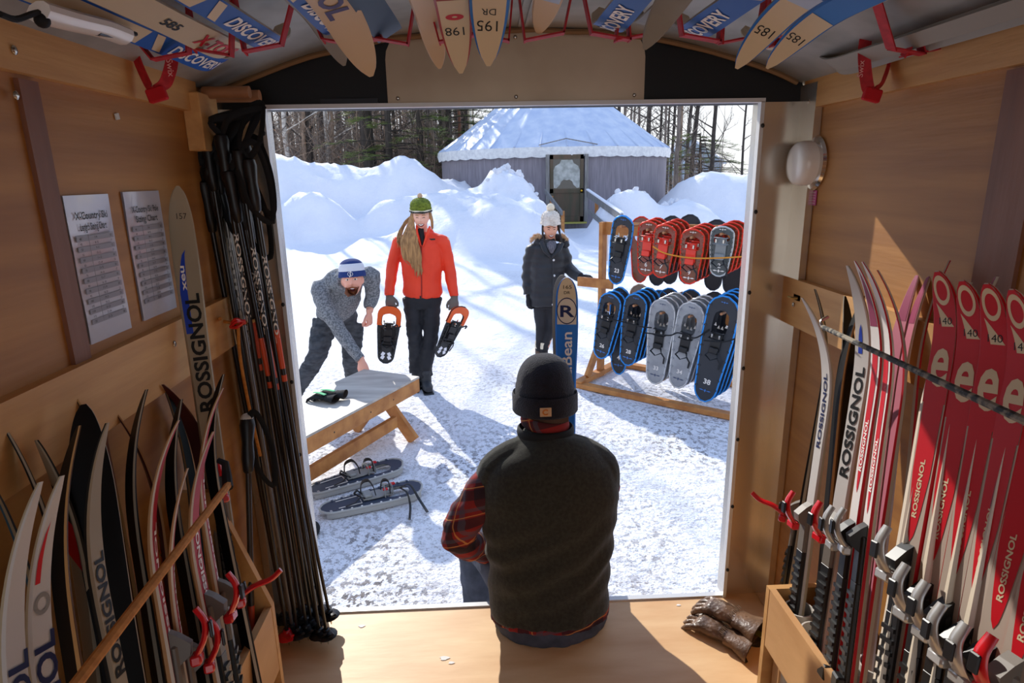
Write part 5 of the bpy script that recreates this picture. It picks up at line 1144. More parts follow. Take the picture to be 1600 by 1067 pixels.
pole(T_, B_, M_pr, 'ski pole standing in last pipe of left bin with pale topped grip', None, band=M_po, strap='loop', grip=M_char)
mb = MB(); mb.ell(T_+V((0, 0, .004)), (.016, .016, .012)); mb.build('pale_cap', M_pvc, [o for o in COL.objects if o.get('label', '').startswith('ski pole standing in last')][0], smooth=True)
# yellow cord round the bundle with its red ball loop
c = JY(375, 497, -.14); R_ = .062; pts = [c+V((math.cos(t)*R_*.95, math.sin(t)*R_, .004*math.sin(2*t))) for t in [i*math.pi/12 for i in range(25)]]
o = thing('bundle_cord', c, 'yellow elastic cord with red hook tied around the ski poles', 'cord'); mb = MB(); mb.tube(pts, .005, 8); mb.tube([c+V((-R_, 0, 0)), JX(344, 498, -.86)], .005, 8)
e_ = c+V((.02, -R_-.008, 0)); mb.tube(interp([e_, e_+V((-.005, -.004, -.1)), e_+V((.0, .0, -.25)), e_+V((.015, 0, -.42))], 6), .005, 8); mb.build('cord', M_cordo, o, smooth=True)
mb = MB()
for k in range(3): t = k*1.1; mb.tube(interp([e_+V((-.02, -.006, -.01)), e_+V((0, -.014, .015*math.cos(t))), e_+V((.024, -.004, .008*math.sin(t)))], 5), .005, 8)
mb.build('hook', M_red, o, smooth=True)
# ================================================================ people
def skinm(n, c): 
    m = mat(n, c, rough=.5, bump=.05, bscale=60); m.node_tree.nodes['Principled BSDF'].inputs['Subsurface Weight'].default_value = .08; return m
M_skinA = skinm('fair_skin', '#f0b59c'); M_skinB = skinm('tan_skin', '#dba184'); M_skinC = skinm('ruddy_skin', '#e8a58d')
M_teeth = mat('teeth', '#f4efe8', rough=.3); M_mouth = mat('mouth_dark', '#5a1d1b', rough=.4); M_lip = mat('lip', '#b5554d', rough=.4); M_eye = mat('eye_dark', '#2a1a14', rough=.2); M_eyew = mat('eye_white', '#e9e2da', rough=.2)
HB = {}
def head(mb, M, s=1.0, female=False, open_=0):
    n, m = 40, 30; vs = []
    for i in range(m+1):
        p = -math.pi/2+math.pi*i/m
        for j in range(n):
            t = 2*math.pi*j/n; x, y, z = math.cos(p)*math.cos(t), math.cos(p)*math.sin(t), math.sin(p)
            X, Y, Z = x*.074, y*.094, z*.118
            if Z < 0: k = min(1, -Z/.118); X *= 1-.30*k**1.4; Y = Y*(1-.18*k)-.012*k if Y < 0 else Y*(1-.45*k)
            f = max(0, -y)
            g = lambda cx, cz, sx_, sz: math.exp(-((X-cx)/sx_)**2-((Z-cz)/sz)**2)
            Y -= f*(.026*g(0, -.026, .011, .014)+.012*g(0, -.005, .008, .02)+.006*g(0, .022, .03, .01)+.007*g(0, -.064, .024, .01)+.008*g(0, -.098, .02, .016)+.006*(g(.038, -.03, .018, .018)+g(-.038, -.03, .018, .018)))
            Y += f*.011*(g(.03, .006, .014, .010)+g(-.03, .006, .014, .010))
            vs.append(M@V((X*s, Y*s, Z*s)))
    fs = [(i*n+j, i*n+(j+1) % n, (i+1)*n+(j+1) % n, (i+1)*n+j) for i in range(m) for j in range(n)]
    mb.add(vs, fs)
    for sx_ in (-1, 1): mb.ell(M@V((sx_*.074*s, .012*s, -.008*s)), (.010*s, .016*s, .028*s), 10, 8, M.to_3x3())
    return BVHTree.FromPolygons(vs, fs)
def fpatch(b, bvh, M, pts, s, lift=.0018, rows=3):
    """a small patch laid on the face; pts are (x, z) in head space"""
    o0 = b; inv = M; cx = sum(p[0] for p in pts)/len(pts); cz = sum(p[1] for p in pts)/len(pts); ring = []; d = (M.to_3x3()@V((0, 1, 0))).normalized()
    for k in range(rows, 0, -1):
        for p in pts:
            q = M@V(((cx+(p[0]-cx)*k/rows)*s, -.2*s, (cz+(p[1]-cz)*k/rows)*s)); h = bvh.ray_cast(q, d)[0]; ring.append((h if h else q)-d*lift)
    q = M@V((cx*s, -.2*s, cz*s)); h = bvh.ray_cast(q, d)[0]; ring.append((h if h else q)-d*lift); n = len(pts); F = []
    for k in range(rows-1):
        for j in range(n): F.append((k*n+j, k*n+(j+1) % n, (k+1)*n+(j+1) % n, (k+1)*n+j))
    for j in range(n): F.append(((rows-1)*n+j, (rows-1)*n+(j+1) % n, len(ring)-1))
    b.add(ring, F)
def oval(cx, cz, rx, rz, n=14, smile=0): return [(cx+rx*math.cos(2*math.pi*k/n), cz+rz*math.sin(2*math.pi*k/n)+smile*(math.cos(2*math.pi*k/n)**2)) for k in range(n)]
def face(o, bvh, M, s, brow, squint=True, mouth='smile', lips=M_lip):
    # the body is remeshed, so the patches sit a little proud of it
    L = .0022
    if mouth == 'smile':
        b = MB(); fpatch(b, bvh, M, oval(0, -.070, .031, .016, 16, .011), s, L); b.build('lips', lips, o, smooth=True)
        b = MB(); fpatch(b, bvh, M, oval(0, -.068, .026, .011, 16, .010), s, L+.0012); b.build('mouth', M_mouth, o, smooth=True)
        b = MB(); fpatch(b, bvh, M, oval(0, -.065, .024, .0065, 16, .009), s, L+.0022); b.build('teeth', M_teeth, o, smooth=True)
    else:
        b = MB(); fpatch(b, bvh, M, oval(0, -.072, .025, .019, 16, .002), s, L); b.build('lips', lips, o, smooth=True)
        b = MB(); fpatch(b, bvh, M, oval(0, -.072, .020, .013, 16, .002), s, L+.0012); b.build('mouth', M_mouth, o, smooth=True)
        b = MB(); fpatch(b, bvh, M, oval(0, -.062, .016, .004, 12, 0), s, L+.0022); b.build('teeth', M_teeth, o, smooth=True)
    for sx_ in (-1, 1):
        if not squint: b = MB(); fpatch(b, bvh, M, oval(sx_*.030, .006, .013, .006), s, L); b.build('eye', M_eyew, o, smooth=True); b = MB(); fpatch(b, bvh, M, oval(sx_*.028, .006, .006, .006), s, L+.001); b.build('iris', M_eye, o, smooth=True)
        else: b = MB(); fpatch(b, bvh, M, oval(sx_*.030, .004, .014, .0028, 14, -.004), s, L); b.build('eye', M_eye, o, smooth=True)
        b = MB(); fpatch(b, bvh, M, oval(sx_*.031, .026, .018, .0038, 14, -.005), s, L); b.build('eyebrow', brow, o, smooth=True)
def beanie(o, M, s, mats, H=.13, r=.098, z0=.028, ribs=26, rib=.02, pom=None, cuff=.03, bands=None, name='hat', slouch=0, lump=0):
    n = 72; vs = []; fs = []; mi = []; rows = 22
    for i in range(rows+1):
        t = i/rows; th = max(0, (t-.3)/.7)*math.pi/2; z = z0*s+H*s*(.42*min(1, t/.3)+.58*math.sin(th))
        rr = r*s*(1-.05*min(1, t/.3))*(math.cos(th)**.82 if th > 0 else 1)*(1.03 if t < cuff*6 else 1)
        for j in range(n):
            a = 2*math.pi*j/n; q = 1+rib*math.cos(ribs*a)*(1 if t < .97 else 0)*(1+lump*math.sin(t*40)); zz = z+slouch*t*t*.0+lump*.004*math.sin(i*2.2+j*.52)
            vs.append(M@V((rr*q*math.cos(a), rr*1.14*q*math.sin(a)+.006*s, zz)))
    for i in range(rows):
        for j in range(n): fs.append((i*n+j, i*n+(j+1) % n, (i+1)*n+(j+1) % n, (i+1)*n+j)); mi.append(bands(i/rows) if bands else 0)
    # turned-in rim
    k = len(vs)
    for j in range(n): a = 2*math.pi*j/n; vs.append(M@V((r*.9*s*math.cos(a), r*1.02*s*math.sin(a)+.006*s, (z0+.03)*s)))
    for j in range(n): fs.append((j, k+j, k+(j+1) % n, (j+1) % n)); mi.append(0 if not bands else bands(0))
    b = MB(); b.add(vs, fs, mi); h = b.build(name, mats, o, smooth=True)
    if pom:
        b = MB(); c = M@V((0, .006*s, (z0+H+pom[0]*.6)*s)); R = random.Random(4)
        for k in range(260):
            d = V((R.gauss(0, 1), R.gauss(0, 1), R.gauss(0, 1))).normalized(); q = d.cross(V((.3, .5, .8))).normalized()*.0035; b.add([c+q, c-q, c+d*pom[0]*s*R.uniform(.85, 1.1)], [(0, 1, 2)])
        b.ell(c, pom[0]*.82*s, 14, 10); b.build('pompom', pom[1], h, fix=False)
    return h
def rot_to(d, up=(0, 0, 1)):
    """matrix whose -y axis looks along d"""
    y = -V(d).normalized(); z = V(up); z = (z-y*z.dot(y)).normalized(); x = y.cross(z); return Matrix((x, y, z)).transposed()
def HM(c, d, up=(0, 0, 1)): return Matrix.Translation(c) @ rot_to(d, up).to_4x4()
Y_ = (0, 1, 0)
def limb(mb, pts, rad, n=14, up=None): mb.tube(interp(pts, 4), [tuple(a+(b-a)*t for a, b in zip(rad[i], rad[i+1])) if isinstance(rad[0], tuple) else rad[i]+(rad[i+1]-rad[i])*t for i in range(len(rad)-1) for t in (0, .25, .5, .75)]+[rad[-1]], n, up=up)
def wrink(a, k, ax=(1, 1, 1)):
    def f(co, n_): q = V((co.x*k*ax[0], co.y*k*ax[1], co.z*k*ax[2])); return a*noise.noise(q)+a*.5*noise.noise(q*2.3)
    return f
def hand_on(o, wrist, d, n_, m, s=1.0, curl=.6, side=1, mirror=False, name='hand', vox=.0035):
    """hand from the wrist along d, palm normal -n_"""
    y = V(d).normalized(); z = V(n_); z = (z-y*z.dot(y)).normalized(); x = y.cross(z)*(-1 if mirror else 1)
    M = Matrix.Translation(wrist) @ Matrix((x, y, z)).transposed().to_4x4(); mb, q, R3 = glove('h', M, None, '', curl=curl, s=s, flat=.75); skin_obj(name, mb, m, o, vox, 2); return q
# ---------------------------------------------------------------- woman in the red-orange jacket
yw = 3.78; H_ = lambda u, v, dy=0: JY(u, v, yw+dy)
w1 = thing('person', H_(657, 600)*1.0, 'person in orange-red jacket and green pompom hat holding a snowshoe in each hand', 'person'); w1.location.z = GZ; w1['_w'] = 1
hc = H_(658, 338, -.03); M = HM(hc, (.02, -1, -.12)); hs = .97
mb = MB(); bv = head(mb, M, hs); nk = H_(659, 366)
limb(mb, [hc+V((0, .02, -.07)), nk+V((0, .03, 0)), H_(660, 395)], [(.05, .055), (.052, .055), (.09, .06)], up=Y_)
sh = [H_(622, 372), H_(694, 372)]; el = [H_(612, 420, .03), H_(702, 418, .03)]; wr_ = [H_(609, 458, -.04), H_(709, 460, -.04)]; hp = [H_(645, 468), H_(674, 468)]; kn = [H_(648, 530, -.02), H_(673, 530, -.03)]; an = [H_(651, 582, .03), H_(665, 588, -.02)]
limb(mb, [H_(660, 385), H_(660, 420), H_(660, 462)], [(.12, .07), (.12, .09), (.14, .10)], up=Y_)
for i in (0, 1): limb(mb, [sh[i], el[i], wr_[i]], [.045, .038, .028]); limb(mb, [hp[i], kn[i], an[i]], [.075, .05, .035])
skin_obj('body', mb, M_skinA, w1, .0065, 2); face(w1, bv, M, hs, mat('blonde_brow', '#a8794c', rough=.8))
M_jkt = mat('red_orange_jacket', '#f2411c', rough=.6, bump=.12, bscale=25, c2='#e63817', scale=4)
mb = MB()
limb(mb, [H_(659, 362, .02), H_(659, 372, .01), H_(659, 388), H_(659, 415), H_(660, 440), H_(660, 456), H_(660, 463)], [(.06, .06), (.125, .08), (.19, .105), (.19, .11), (.175, .115), (.185, .125), (.17, .115)], 24, up=Y_)
for i in (0, 1): limb(mb, [sh[i]+V((.06*(1-2*i), 0, -.03)), sh[i]+V((.005*(1-2*i), 0, -.055)), el[i], wr_[i], wr_[i]+(wr_[i]-el[i])*.06], [.065, .064, .056, .046, .044])
limb(mb, [H_(650, 371, .02), sh[0]+V((.02, 0, -.045))], [.07, .062]); limb(mb, [H_(668, 371, .02), sh[1]+V((-.02, 0, -.045))], [.07, .062])
jk = skin_obj('jacket', mb, M_jkt, w1, .009, 4, wrink(.010, 9, (1, 1, .8)))
M_redz = mat('dark_red_zip', '#8e1710', rough=.5)
jb = BVHTree.FromPolygons([v.co for v in jk.data.vertices], [tuple(p.vertices) for p in jk.data.polygons])
def surf(bv_, p, lift=.003, d=V((0, 1, 0))):
    q = V(p)-d*.6; h = bv_.ray_cast(q, d)[0]; return (h if h else V(p))-d*lift
mb = MB(); mb.tube([surf(jb, H_(660+.05*k, 372+5.6*k)) for k in range(17)], .005, 6); mb.build('zipper', M_redz, jk, smooth=True)
mb = MB(); c = surf(jb, H_(676, 373)); mb.box(c, (.055, .004, .014)); mb.build('chest_label', M_char, jk)
mb = MB(); c = surf(jb, H_(659, 461)); mb.box(c, (.012, .006, .03)); mb.build('zip_pull', M_char, jk)
mb = MB(); limb(mb, [H_(646, 365, .0), H_(655, 362, .05), H_(672, 362, .04), H_(674, 368, -.01)], [.026, .03, .03, .02]); limb(mb, [H_(651, 352, -.05), H_(652, 366, -.10), H_(658, 385, -.115)], [(.008, .02), (.012, .022), (.004, .01)]); limb(mb, [H_(672, 354, -.05), H_(668, 366, -.10), H_(661, 385, -.115)], [(.008, .02), (.012, .022), (.004, .01)])
skin_obj('collar', mb, M_jkt, jk, .006, 2)
mb = MB(); limb(mb, [H_(657, 358, -.05), H_(660, 372, -.095), H_(661, 384, -.10)], [(.03, .02), (.022, .012), (.006, .006)]); mb.build('undershirt', M_blk, w1, smooth=True)
M_pant = mat('black_trousers', '#1a1b20', rough=.8, bump=.2, bscale=14, c2='#24252b', scale=6)
mb = MB(); limb(mb, [H_(660, 452), H_(660, 468), H_(660, 480)], [(.155, .11), (.165, .115), (.14, .10)], 20, up=Y_)
for i in (0, 1): limb(mb, [hp[i]+V((0, 0, .02)), hp[i].lerp(kn[i], .5), kn[i], an[i]+V((0, 0, .08)), an[i]+V((0, 0, .0))], [.095, .083, .068, .07, .074])
skin_obj('trousers', mb, M_pant, w1, .008, 3, wrink(.011, 11, (1, 1, 1.4)))
M_boot = mat('black_boot', '#23252a', rough=.6, c2='#33363c', scale=14)
for i, (f, dd) in enumerate(((V((an[0].x, an[0].y-.02, GZ+.05)), (-.1, -1, 0)), (V((an[1].x+.01, an[1].y-.04, GZ+.05)), (.22, -1, 0)))):
    d = V(dd).normalized(); mb = MB(); limb(mb, [f-d*.07, f, f+d*.09, f+d*.16], [(.045, .045), (.05, .055), (.05, .042), (.036, .03)], up=(0, 0, 1)); limb(mb, [f-d*.02+V((0, 0, .14)), f-d*.01], [.052, .05]); bt_ = skin_obj('boot', mb, M_boot, w1, .006, 2)
    mb = MB(); mb.box(f+d*.045+V((0, 0, -.043)), (.095, .26, .02), rot_to(d).to_3x3(), bev=.006); mb.build('sole', M_char, bt_)
M_hatg = mat('green_knit', '#7c8a2a', c2='#55611c', scale=30, stretch=(1, 1, 2), rough=.95, bump=.8, bscale=90); M_cream = mat('cream_knit', '#e6dcc4', rough=.95, bump=.5, bscale=120)
beanie(w1, M, hs, [M_hatg, M_cream, M_char], H=.125, r=.100, z0=.044, ribs=22, rib=.03, pom=(.028, mat('beige_pom', '#c9a98a', rough=1)), bands=lambda t: 2 if t < .05 else 1 if t < .11 else 0, lump=.5)
M_blond = mat('blonde_hair', '#b98a55', c2='#8a6238', scale=12, stretch=(6, 6, 1), rough=.45)
def strands(o, starts, m, name='hair', r=.006, seed=1, n=5):
    R = random.Random(seed); mb = MB()
    for pts in starts: P = interp(pts, 4); k = len(P); mb.tube(P, [(r*1.6*(1-.75*(i/k)**2), r*(1-.8*(i/k)**2)) for i in range(k)], 5)
    return mb.build(name, m, o, smooth=True)
R = random.Random(3); S_ = []
for k in range(64):
    t = k/63; j = lambda a: R.uniform(-a, a); x0 = 645+5*t+j(1.5); S_.append([H_(644+2*t, 331+j(2), -.0-.05*t), H_(638+8*t+j(1), 350, -.04-.04*t), H_(627+24*t+j(3), 376+j(3), -.125), H_(632+25*t+j(3), 402, -.135), H_(644+15*t+j(4), 418+14*t+j(7)-14*abs(t-.6), -.13)])
for k in range(10): S_.append([H_(670+.3*k, 332, -.03+.006*k), H_(674+.2*k, 345, -.03), H_(674+.3*k, 356+R.uniform(-2, 3), -.03)])
for k in range(20): S_.append([H_(646, 334, .02), H_(634+R.uniform(-3, 3), 348, .0), H_(624+R.uniform(-3, 4), 366, -.04), H_(623+R.uniform(-3, 6), 380+R.uniform(-4, 8), -.09)])
strands(w1, S_, M_blond)
M_gl = mat('grey_glove', '#6a665e', rough=.8)
for i in (0, 1): hand_on(w1, wr_[i]+(wr_[i]-el[i])*.12, (.1*(1-2*i), -.25, -1), (0, -1, .3) , M_gl, 1.05, 1.1, mirror=(i == 0), name='glove')
SM['trail'] = dict(frame=mat('black_rail', '#191a1c', rough=.4), deck=mat('black_moulded_deck', '#26292b', rough=.5), bind=M_char, ink=M_white, logo=M_white); M_orn = mat('orange_nose', '#ea5f1c', rough=.4)
def held(top, bot, yaw, label, yy):
    a, b = JY(bot[0], bot[1], yy), JY(top[0], top[1], yy); T = (b-a); L = T.length; T.normalize(); N = V((math.sin(yaw), -math.cos(yaw), 0)); N = (N-T*N.dot(T)).normalized(); X = T.cross(N)
    Mm = Matrix.Translation(a) @ Matrix((X, -N, T)).transposed().to_4x4(); W = .19; o = snowshoe('trail', L, W, Mm, label, None, 'pair of snowshoes held at arm length', logo=False)
    mb = MB(); vs = []; fs = []; n = 16
    for i in range(n+1):
        t = .66+.34*i/n; w = shoe_w(t, W)+.012; lf = -.35*max(0, t-.86)**1.5*L; h = .055 if t < .86 else 0
        if t < .86: q = (t-.62)/.25; h = .066*math.sqrt(max(0, 1-(2*q-1)**4))
        for x in (-w, -h if h else 0, h if h else 0, w): vs.append((x, lf-.011, t*L))
    for i in range(n):
        for c in (0, 2): fs.append((i*4+c, i*4+c+1, i*4+c+5, i*4+c+4))
        if .66+.34*i/n >= .855: fs.append((i*4+1, i*4+2, i*4+6, i*4+5))
    k = len(vs); mb.add(vs+[(x, y+.022, z) for x, y, z in vs], fs+[tuple(k+q for q in f[::-1]) for f in fs]); mb.build('nose_cover', M_orn, o)
    mb = MB()
    for z in (.3, .36, .42): mb.box((0, -.012, z*L), (.11, .014, .022), bev=.004)
    for sx_ in (-1, 1): mb.tube([(sx_*.055, -.012, .2*L), (sx_*.062, -.014, .6*L)], .006, 6)
    mb.build('deck_ridges', M_char, o)
    mb = MB()
    for x, z in ((-.03, .10), (.03, .10), (-.028, .16), (.028, .16)): mb.box((x, -.0045, z*L), (.03, .002, .035), Matrix.Rotation(.5 if x < 0 else -.5, 3, 'Y'))
    mb.build('deck_openings', M_bank, o)
    mb = MB(); mb.tube(interp([(.02, -.05, .62*L), (.07, -.08, .72*L), (.09, -.06, .66*L), (.11, -.05, .7*L)], 4), .007, 6); mb.tube(interp([(-.02, -.05, .66*L), (-.05, -.10, .70*L), (-.02, -.12, .62*L)], 4), .006, 6); mb.build('loose_strap', M_char, o, smooth=True)
    return o
held((610, 478), (602, 567), .1, 'orange-nosed snowshoe hanging straight down, held on the picture left', yw-.16)
held((723, 479), (686, 557), .75, 'orange-nosed snowshoe tilted outward, held on the picture right', yw-.14)
# ---------------------------------------------------------------- woman in the black parka
yb = 4.6; B_ = lambda u, v, dy=0: JY(u, v, yb+dy)
w2 = thing('person', V((B_(845, 560).x, yb, GZ)), 'person in black parka and cream knit hat laughing beside the snowshoe rack', 'person')
hc = B_(860, 357, -.02); M = HM(hc, (.05, -1, -.10)); hs = .97
mb = MB(); bv = head(mb, M, hs); limb(mb, [hc+V((0, .02, -.07)), B_(860, 378, .02), B_(857, 398)], [(.05, .055), (.055, .058), (.12, .08)], up=Y_)
sh = [B_(829, 386), B_(882, 388)]; el = [B_(824, 428, .04), B_(889, 420, -.02)]; wr_ = [B_(825, 460, -.02), B_(908, 434, -.25)]; hp = [B_(845, 472), B_(862, 472)]; kn = [B_(845, 512, -.02), B_(860, 514, -.03)]; an = [B_(843, 548, .0), B_(850, 552, -.03)]
limb(mb, [B_(857, 396), B_(855, 425), B_(854, 465)], [(.12, .07), (.12, .09), (.14, .10)], up=Y_)
for i in (0, 1): limb(mb, [sh[i], el[i], wr_[i]], [.042, .036, .026]); limb(mb, [hp[i], kn[i], an[i]], [.07, .046, .033])
skin_obj('body', mb, M_skinB, w2, .0065, 2); face(w2, bv, M, hs, M_eye)
M_parka = mat('black_parka', '#17191e', c2='#20242b', scale=6, rough=.55, bump=.25, bscale=12, sheen=.2)
mb = MB(); limb(mb, [B_(860, 378, .02), B_(858, 384, .01), B_(856, 396), B_(855, 420), B_(854, 445), B_(853, 470), B_(853, 476)], [(.09, .09), (.17, .10), (.20, .12), (.185, .125), (.18, .13), (.195, .14), (.185, .13)], 24, up=Y_)
for i in (0, 1): limb(mb, [sh[i]+V((.06*(1-2*i), 0, -.03)), sh[i]+V((.005*(1-2*i), 0, -.055)), el[i], wr_[i]], [.07, .068, .060, .05])
limb(mb, [B_(851, 385, .02), sh[0]+V((.02, 0, -.045))], [.075, .066]); limb(mb, [B_(868, 385, .02), sh[1]+V((-.02, 0, -.045))], [.075, .066])
def quilt(co, n_): return .006*math.cos(co.z*62)*(1 if abs(n_.z) < .8 else 0)+.006*noise.noise(co*11)
pk = skin_obj('parka', mb, M_parka, w2, .009, 3, quilt)
jb = BVHTree.FromPolygons([v.co for v in pk.data.vertices], [tuple(p.vertices) for p in pk.data.polygons])
for k, (u, v) in enumerate(((863, 404), (864, 428), (863, 450), (862, 472))): mb = MB(); mb.ell(surf(jb, B_(u, v), .004), (.013, .008, .013), 12, 8); mb.build('button', M_trim, pk, smooth=True)
mb = MB(); mb.tube([surf(jb, B_(862, 388+5.5*k), .0) for k in range(16)], (.010), 6); mb.build('placket', M_parka, pk, smooth=True)
mb = MB(); limb(mb, [B_(838, 382, -.06), B_(845, 374, .03), B_(862, 370, .08), B_(880, 374, .03), B_(886, 384, -.06)], [.035, .045, .04, .045, .03]); limb(mb, [B_(846, 378, -.08), B_(852, 392, -.13), B_(860, 402, -.135)], [(.03, .02), (.03, .015), (.01, .01)]); limb(mb, [B_(878, 380, -.08), B_(872, 392, -.13), B_(862, 402, -.135)], [(.03, .02), (.03, .015), (.01, .01)]); skin_obj('hood', mb, M_parka, pk, .007, 2)
mb = MB(); R = random.Random(8)
for k in range(900):
    t = R.random(); side_ = R.random() < .6; q = B_(829+16*t, 377-8*math.sin(t*2.2)+R.uniform(-3, 3), -.02+R.uniform(-.03, .05)) if side_ else B_(878+9*t, 367+9*t+R.uniform(-2, 2), -.02+R.uniform(-.03, .05)); d = V((R.gauss(0, 1), R.gauss(0, 1)-.3, R.gauss(0, 1)+.3)).normalized()*.03; w_ = d.cross(V((.2, 1, .4))).normalized()*.0028; mb.add([q+w_, q-w_, q+d], [(0, 1, 2)])
mb.build('fur_trim', mat('tan_fur', '#b98f66', c2='#e0c6a2', scale=40, rough=1), pk, fix=False)
mb = MB(); limb(mb, [B_(861, 379, -.05), B_(862, 387, -.11), B_(862, 396, -.125)], [(.055, .03), (.045, .02), (.012, .01)], up=Y_); mb.build('scarf', mat('grey_scarf', '#77757c', c2='#4c4b52', scale=22, stretch=(5, 1, 1), rough=.9), w2, smooth=True)
mb = MB(); limb(mb, [B_(861, 376, -.02), B_(862, 382, -.08), B_(862, 388, -.115)], [(.045, .035), (.03, .02), (.01, .01)], up=Y_); mb.build('neck_warmer', M_blk, w2, smooth=True)
S_ = []
for k in range(14): S_.append([B_(848+.2*k, 352, -.02+.006*k), B_(848, 366, -.03), B_(851+.2*k, 378, -.07)]); S_.append([B_(873-.2*k, 352, -.02+.006*k), B_(875, 366, -.03), B_(876+.3*k, 380, -.06)])
strands(w2, S_, mat('dark_hair', '#1d1613', rough=.4), r=.007)
M_kn = mat('cream_cable_knit', '#e9e3da', c2='#cfc6ba', scale=18, rough=.95, bump=1, bscale=45)
beanie(w2, M, hs, [M_kn], H=.145, r=.104, z0=.046, ribs=16, rib=.035, pom=(.052, M_cream), lump=1.5)
mb = MB(); limb(mb, [B_(853, 465), B_(853, 480)], [(.15, .10), (.14, .10)], 20, up=Y_)
for i in (0, 1): limb(mb, [hp[i]+V((0, 0, .02)), hp[i].lerp(kn[i], .5), kn[i], an[i]+V((0, 0, .05)), an[i]], [.088, .075, .056, .045, .04])
skin_obj('trousers', mb, M_pant, w2, .008, 3, wrink(.006, 12))
M_tanb = mat('brown_boot', '#6d5646', rough=.7, c2='#574436', scale=9)
for i in (0, 1):
    f = V((an[i].x, an[i].y, GZ+.05)); d = V((-.05+.2*i, -1, 0)).normalized(); mb = MB(); limb(mb, [f-d*.06, f, f+d*.09, f+d*.15], [(.04, .045), (.045, .05), (.045, .04), (.032, .028)], up=(0, 0, 1)); limb(mb, [f-d*.02+V((0, 0, .10)), f-d*.01], [.05, .047]); bo_ = skin_obj('boot', mb, M_tanb, w2, .006, 2)
    mb = MB(); limb(mb, [f+V((0, .01, .09)), f+V((0, .01, .16))], [.052, .05], 16); mb.build('fleece_cuff', M_cream, bo_, smooth=True)
hand_on(w2, wr_[0]+(wr_[0]-el[0])*.15, (.1, -.15, -1), (-1, -.4, 0), M_fleece, 1.0, .7, name='glove'); hand_on(w2, wr_[1]+(wr_[1]-el[1])*.02+V((0, 0, .015)), (1, -.35, -.15), (0, -.3, 1), M_fleece, 1.0, .75, name='glove')
# ---------------------------------------------------------------- man bending over the bench
D_ = lambda u, v, y: JY(u, v, y)
hpv = D_(527, 490, 3.62); m1 = thing('person', V((hpv.x, 3.5, GZ)), 'person in grey sweatshirt and blue-white beanie bending over bench with open mouth', 'person')
hc = D_(551, 437, 3.02); M = HM(hc, (.10, -1, .10), (-.05, .1, 1)); hs = 1.06
shc = D_(532, 442, 3.28); sh = [D_(500, 455, 3.22), D_(580, 432, 3.36)]; el = [D_(528, 512, 3.05), D_(581, 462, 3.42)]; wr_ = [D_(563, 562, 2.93), D_(577, 488, 3.36)]
hp = [D_(508, 503, 3.56), D_(550, 505, 3.70)]; kn = [D_(494, 558, 3.36), D_(549, 560, 3.62)]; an = [V((-1.88, 3.42, GZ+.09)), V((-1.43, 3.84, GZ+.09))]
mb = MB(); bv = head(mb, M, hs); limb(mb, [hc+V((0, .03, -.05)), hc.lerp(shc, .55), shc], [(.052, .054), (.05, .05), (.07, .06)]); limb(mb, [shc.lerp(hpv, .12), shc.lerp(hpv, .5), hpv], [(.12, .07), (.13, .10), (.15, .11)], up=(-.3, 0, 1))
for i in (0, 1): limb(mb, [sh[i], el[i], wr_[i]], [.05, .042, .030]); limb(mb, [hp[i], kn[i], an[i]], [.085, .055, .04])
skin_obj('body', mb, M_skinC, m1, .0065, 2); face(m1, bv, M, hs, mat('ginger_brow', '#8a5a38', rough=.8), squint=False, mouth='open')
M_beard = mat('ginger_beard', '#a0623c', c2='#7f4a2c', scale=60, rough=.9, bump=.6, bscale=200)
mb = MB()
for pts in ([(-.036, -.058), (-.026, -.052), (0, -.047), (.026, -.052), (.036, -.058), (.03, -.062), (0, -.053), (-.03, -.062)], [(-.05, -.05), (-.034, -.07), (-.024, -.09), (0, -.094), (.024, -.09), (.034, -.07), (.05, -.05), (.046, -.085), (.024, -.112), (0, -.117), (-.024, -.112), (-.046, -.085)]): fpatch(mb, bv, M, pts, hs, .0032, 4)
mb.build('beard', M_beard, m1, smooth=True)
M_sweat = mat('heather_sweatshirt', '#8b8d90', c2='#5c5f63', scale=70, rough=.95, detail=3, lo=.4, hi=.6, bump=.15)
mb = MB(); limb(mb, [hc.lerp(shc, .48), hc.lerp(shc, .75), shc+V((0, .02, .02)), shc.lerp(hpv, .25), shc.lerp(hpv, .6), hpv+V((0, 0, .03))], [(.078, .078), (.11, .09), (.20, .10), (.215, .125), (.195, .135), (.19, .13)], 24, up=(-.3, 0, 1))
limb(mb, [sh[0]+V((.08, .03, .0)), sh[0], el[0], wr_[0]], [.085, .082, .062, .046]); limb(mb, [sh[1]+V((-.08, -.0, -.02)), sh[1], el[1], wr_[1]+V((0, 0, .04))], [.085, .082, .062, .05]); skin_obj('sweatshirt', mb, M_sweat, m1, .009, 4, wrink(.012, 9, (1, 1, 1)))
M_jean = mat('grey_denim', '#4c4f54', c2='#2f3237', scale=14, stretch=(1, 1, 2.5), rough=.9, bump=.15)
mb = MB(); limb(mb, [hpv+V((0, 0, .05)), hpv+V((0, .02, -.04)), (hp[0]+hp[1])/2+V((0, 0, -.06))], [(.17, .125), (.18, .13), (.15, .11)], 20, up=Y_)
for i in (0, 1): limb(mb, [hp[i], hp[i].lerp(kn[i], .5), kn[i], kn[i].lerp(an[i], .6), an[i]], [.11, .10, .082, .075, .07])
skin_obj('jeans', mb, M_jean, m1, .008, 3, wrink(.011, 12, (1, 1, 1.6)))
for i, dd in enumerate(((-.35, -1, 0), (.1, -1, 0))):
    f = V((an[i].x, an[i].y-.01, GZ+.05)); d = V(dd).normalized(); mb = MB(); limb(mb, [f-d*.07, f, f+d*.10, f+d*.18], [(.045, .045), (.05, .055), (.05, .042), (.036, .03)], up=(0, 0, 1)); skin_obj('boot', mb, M_tanb, m1, .006, 2)
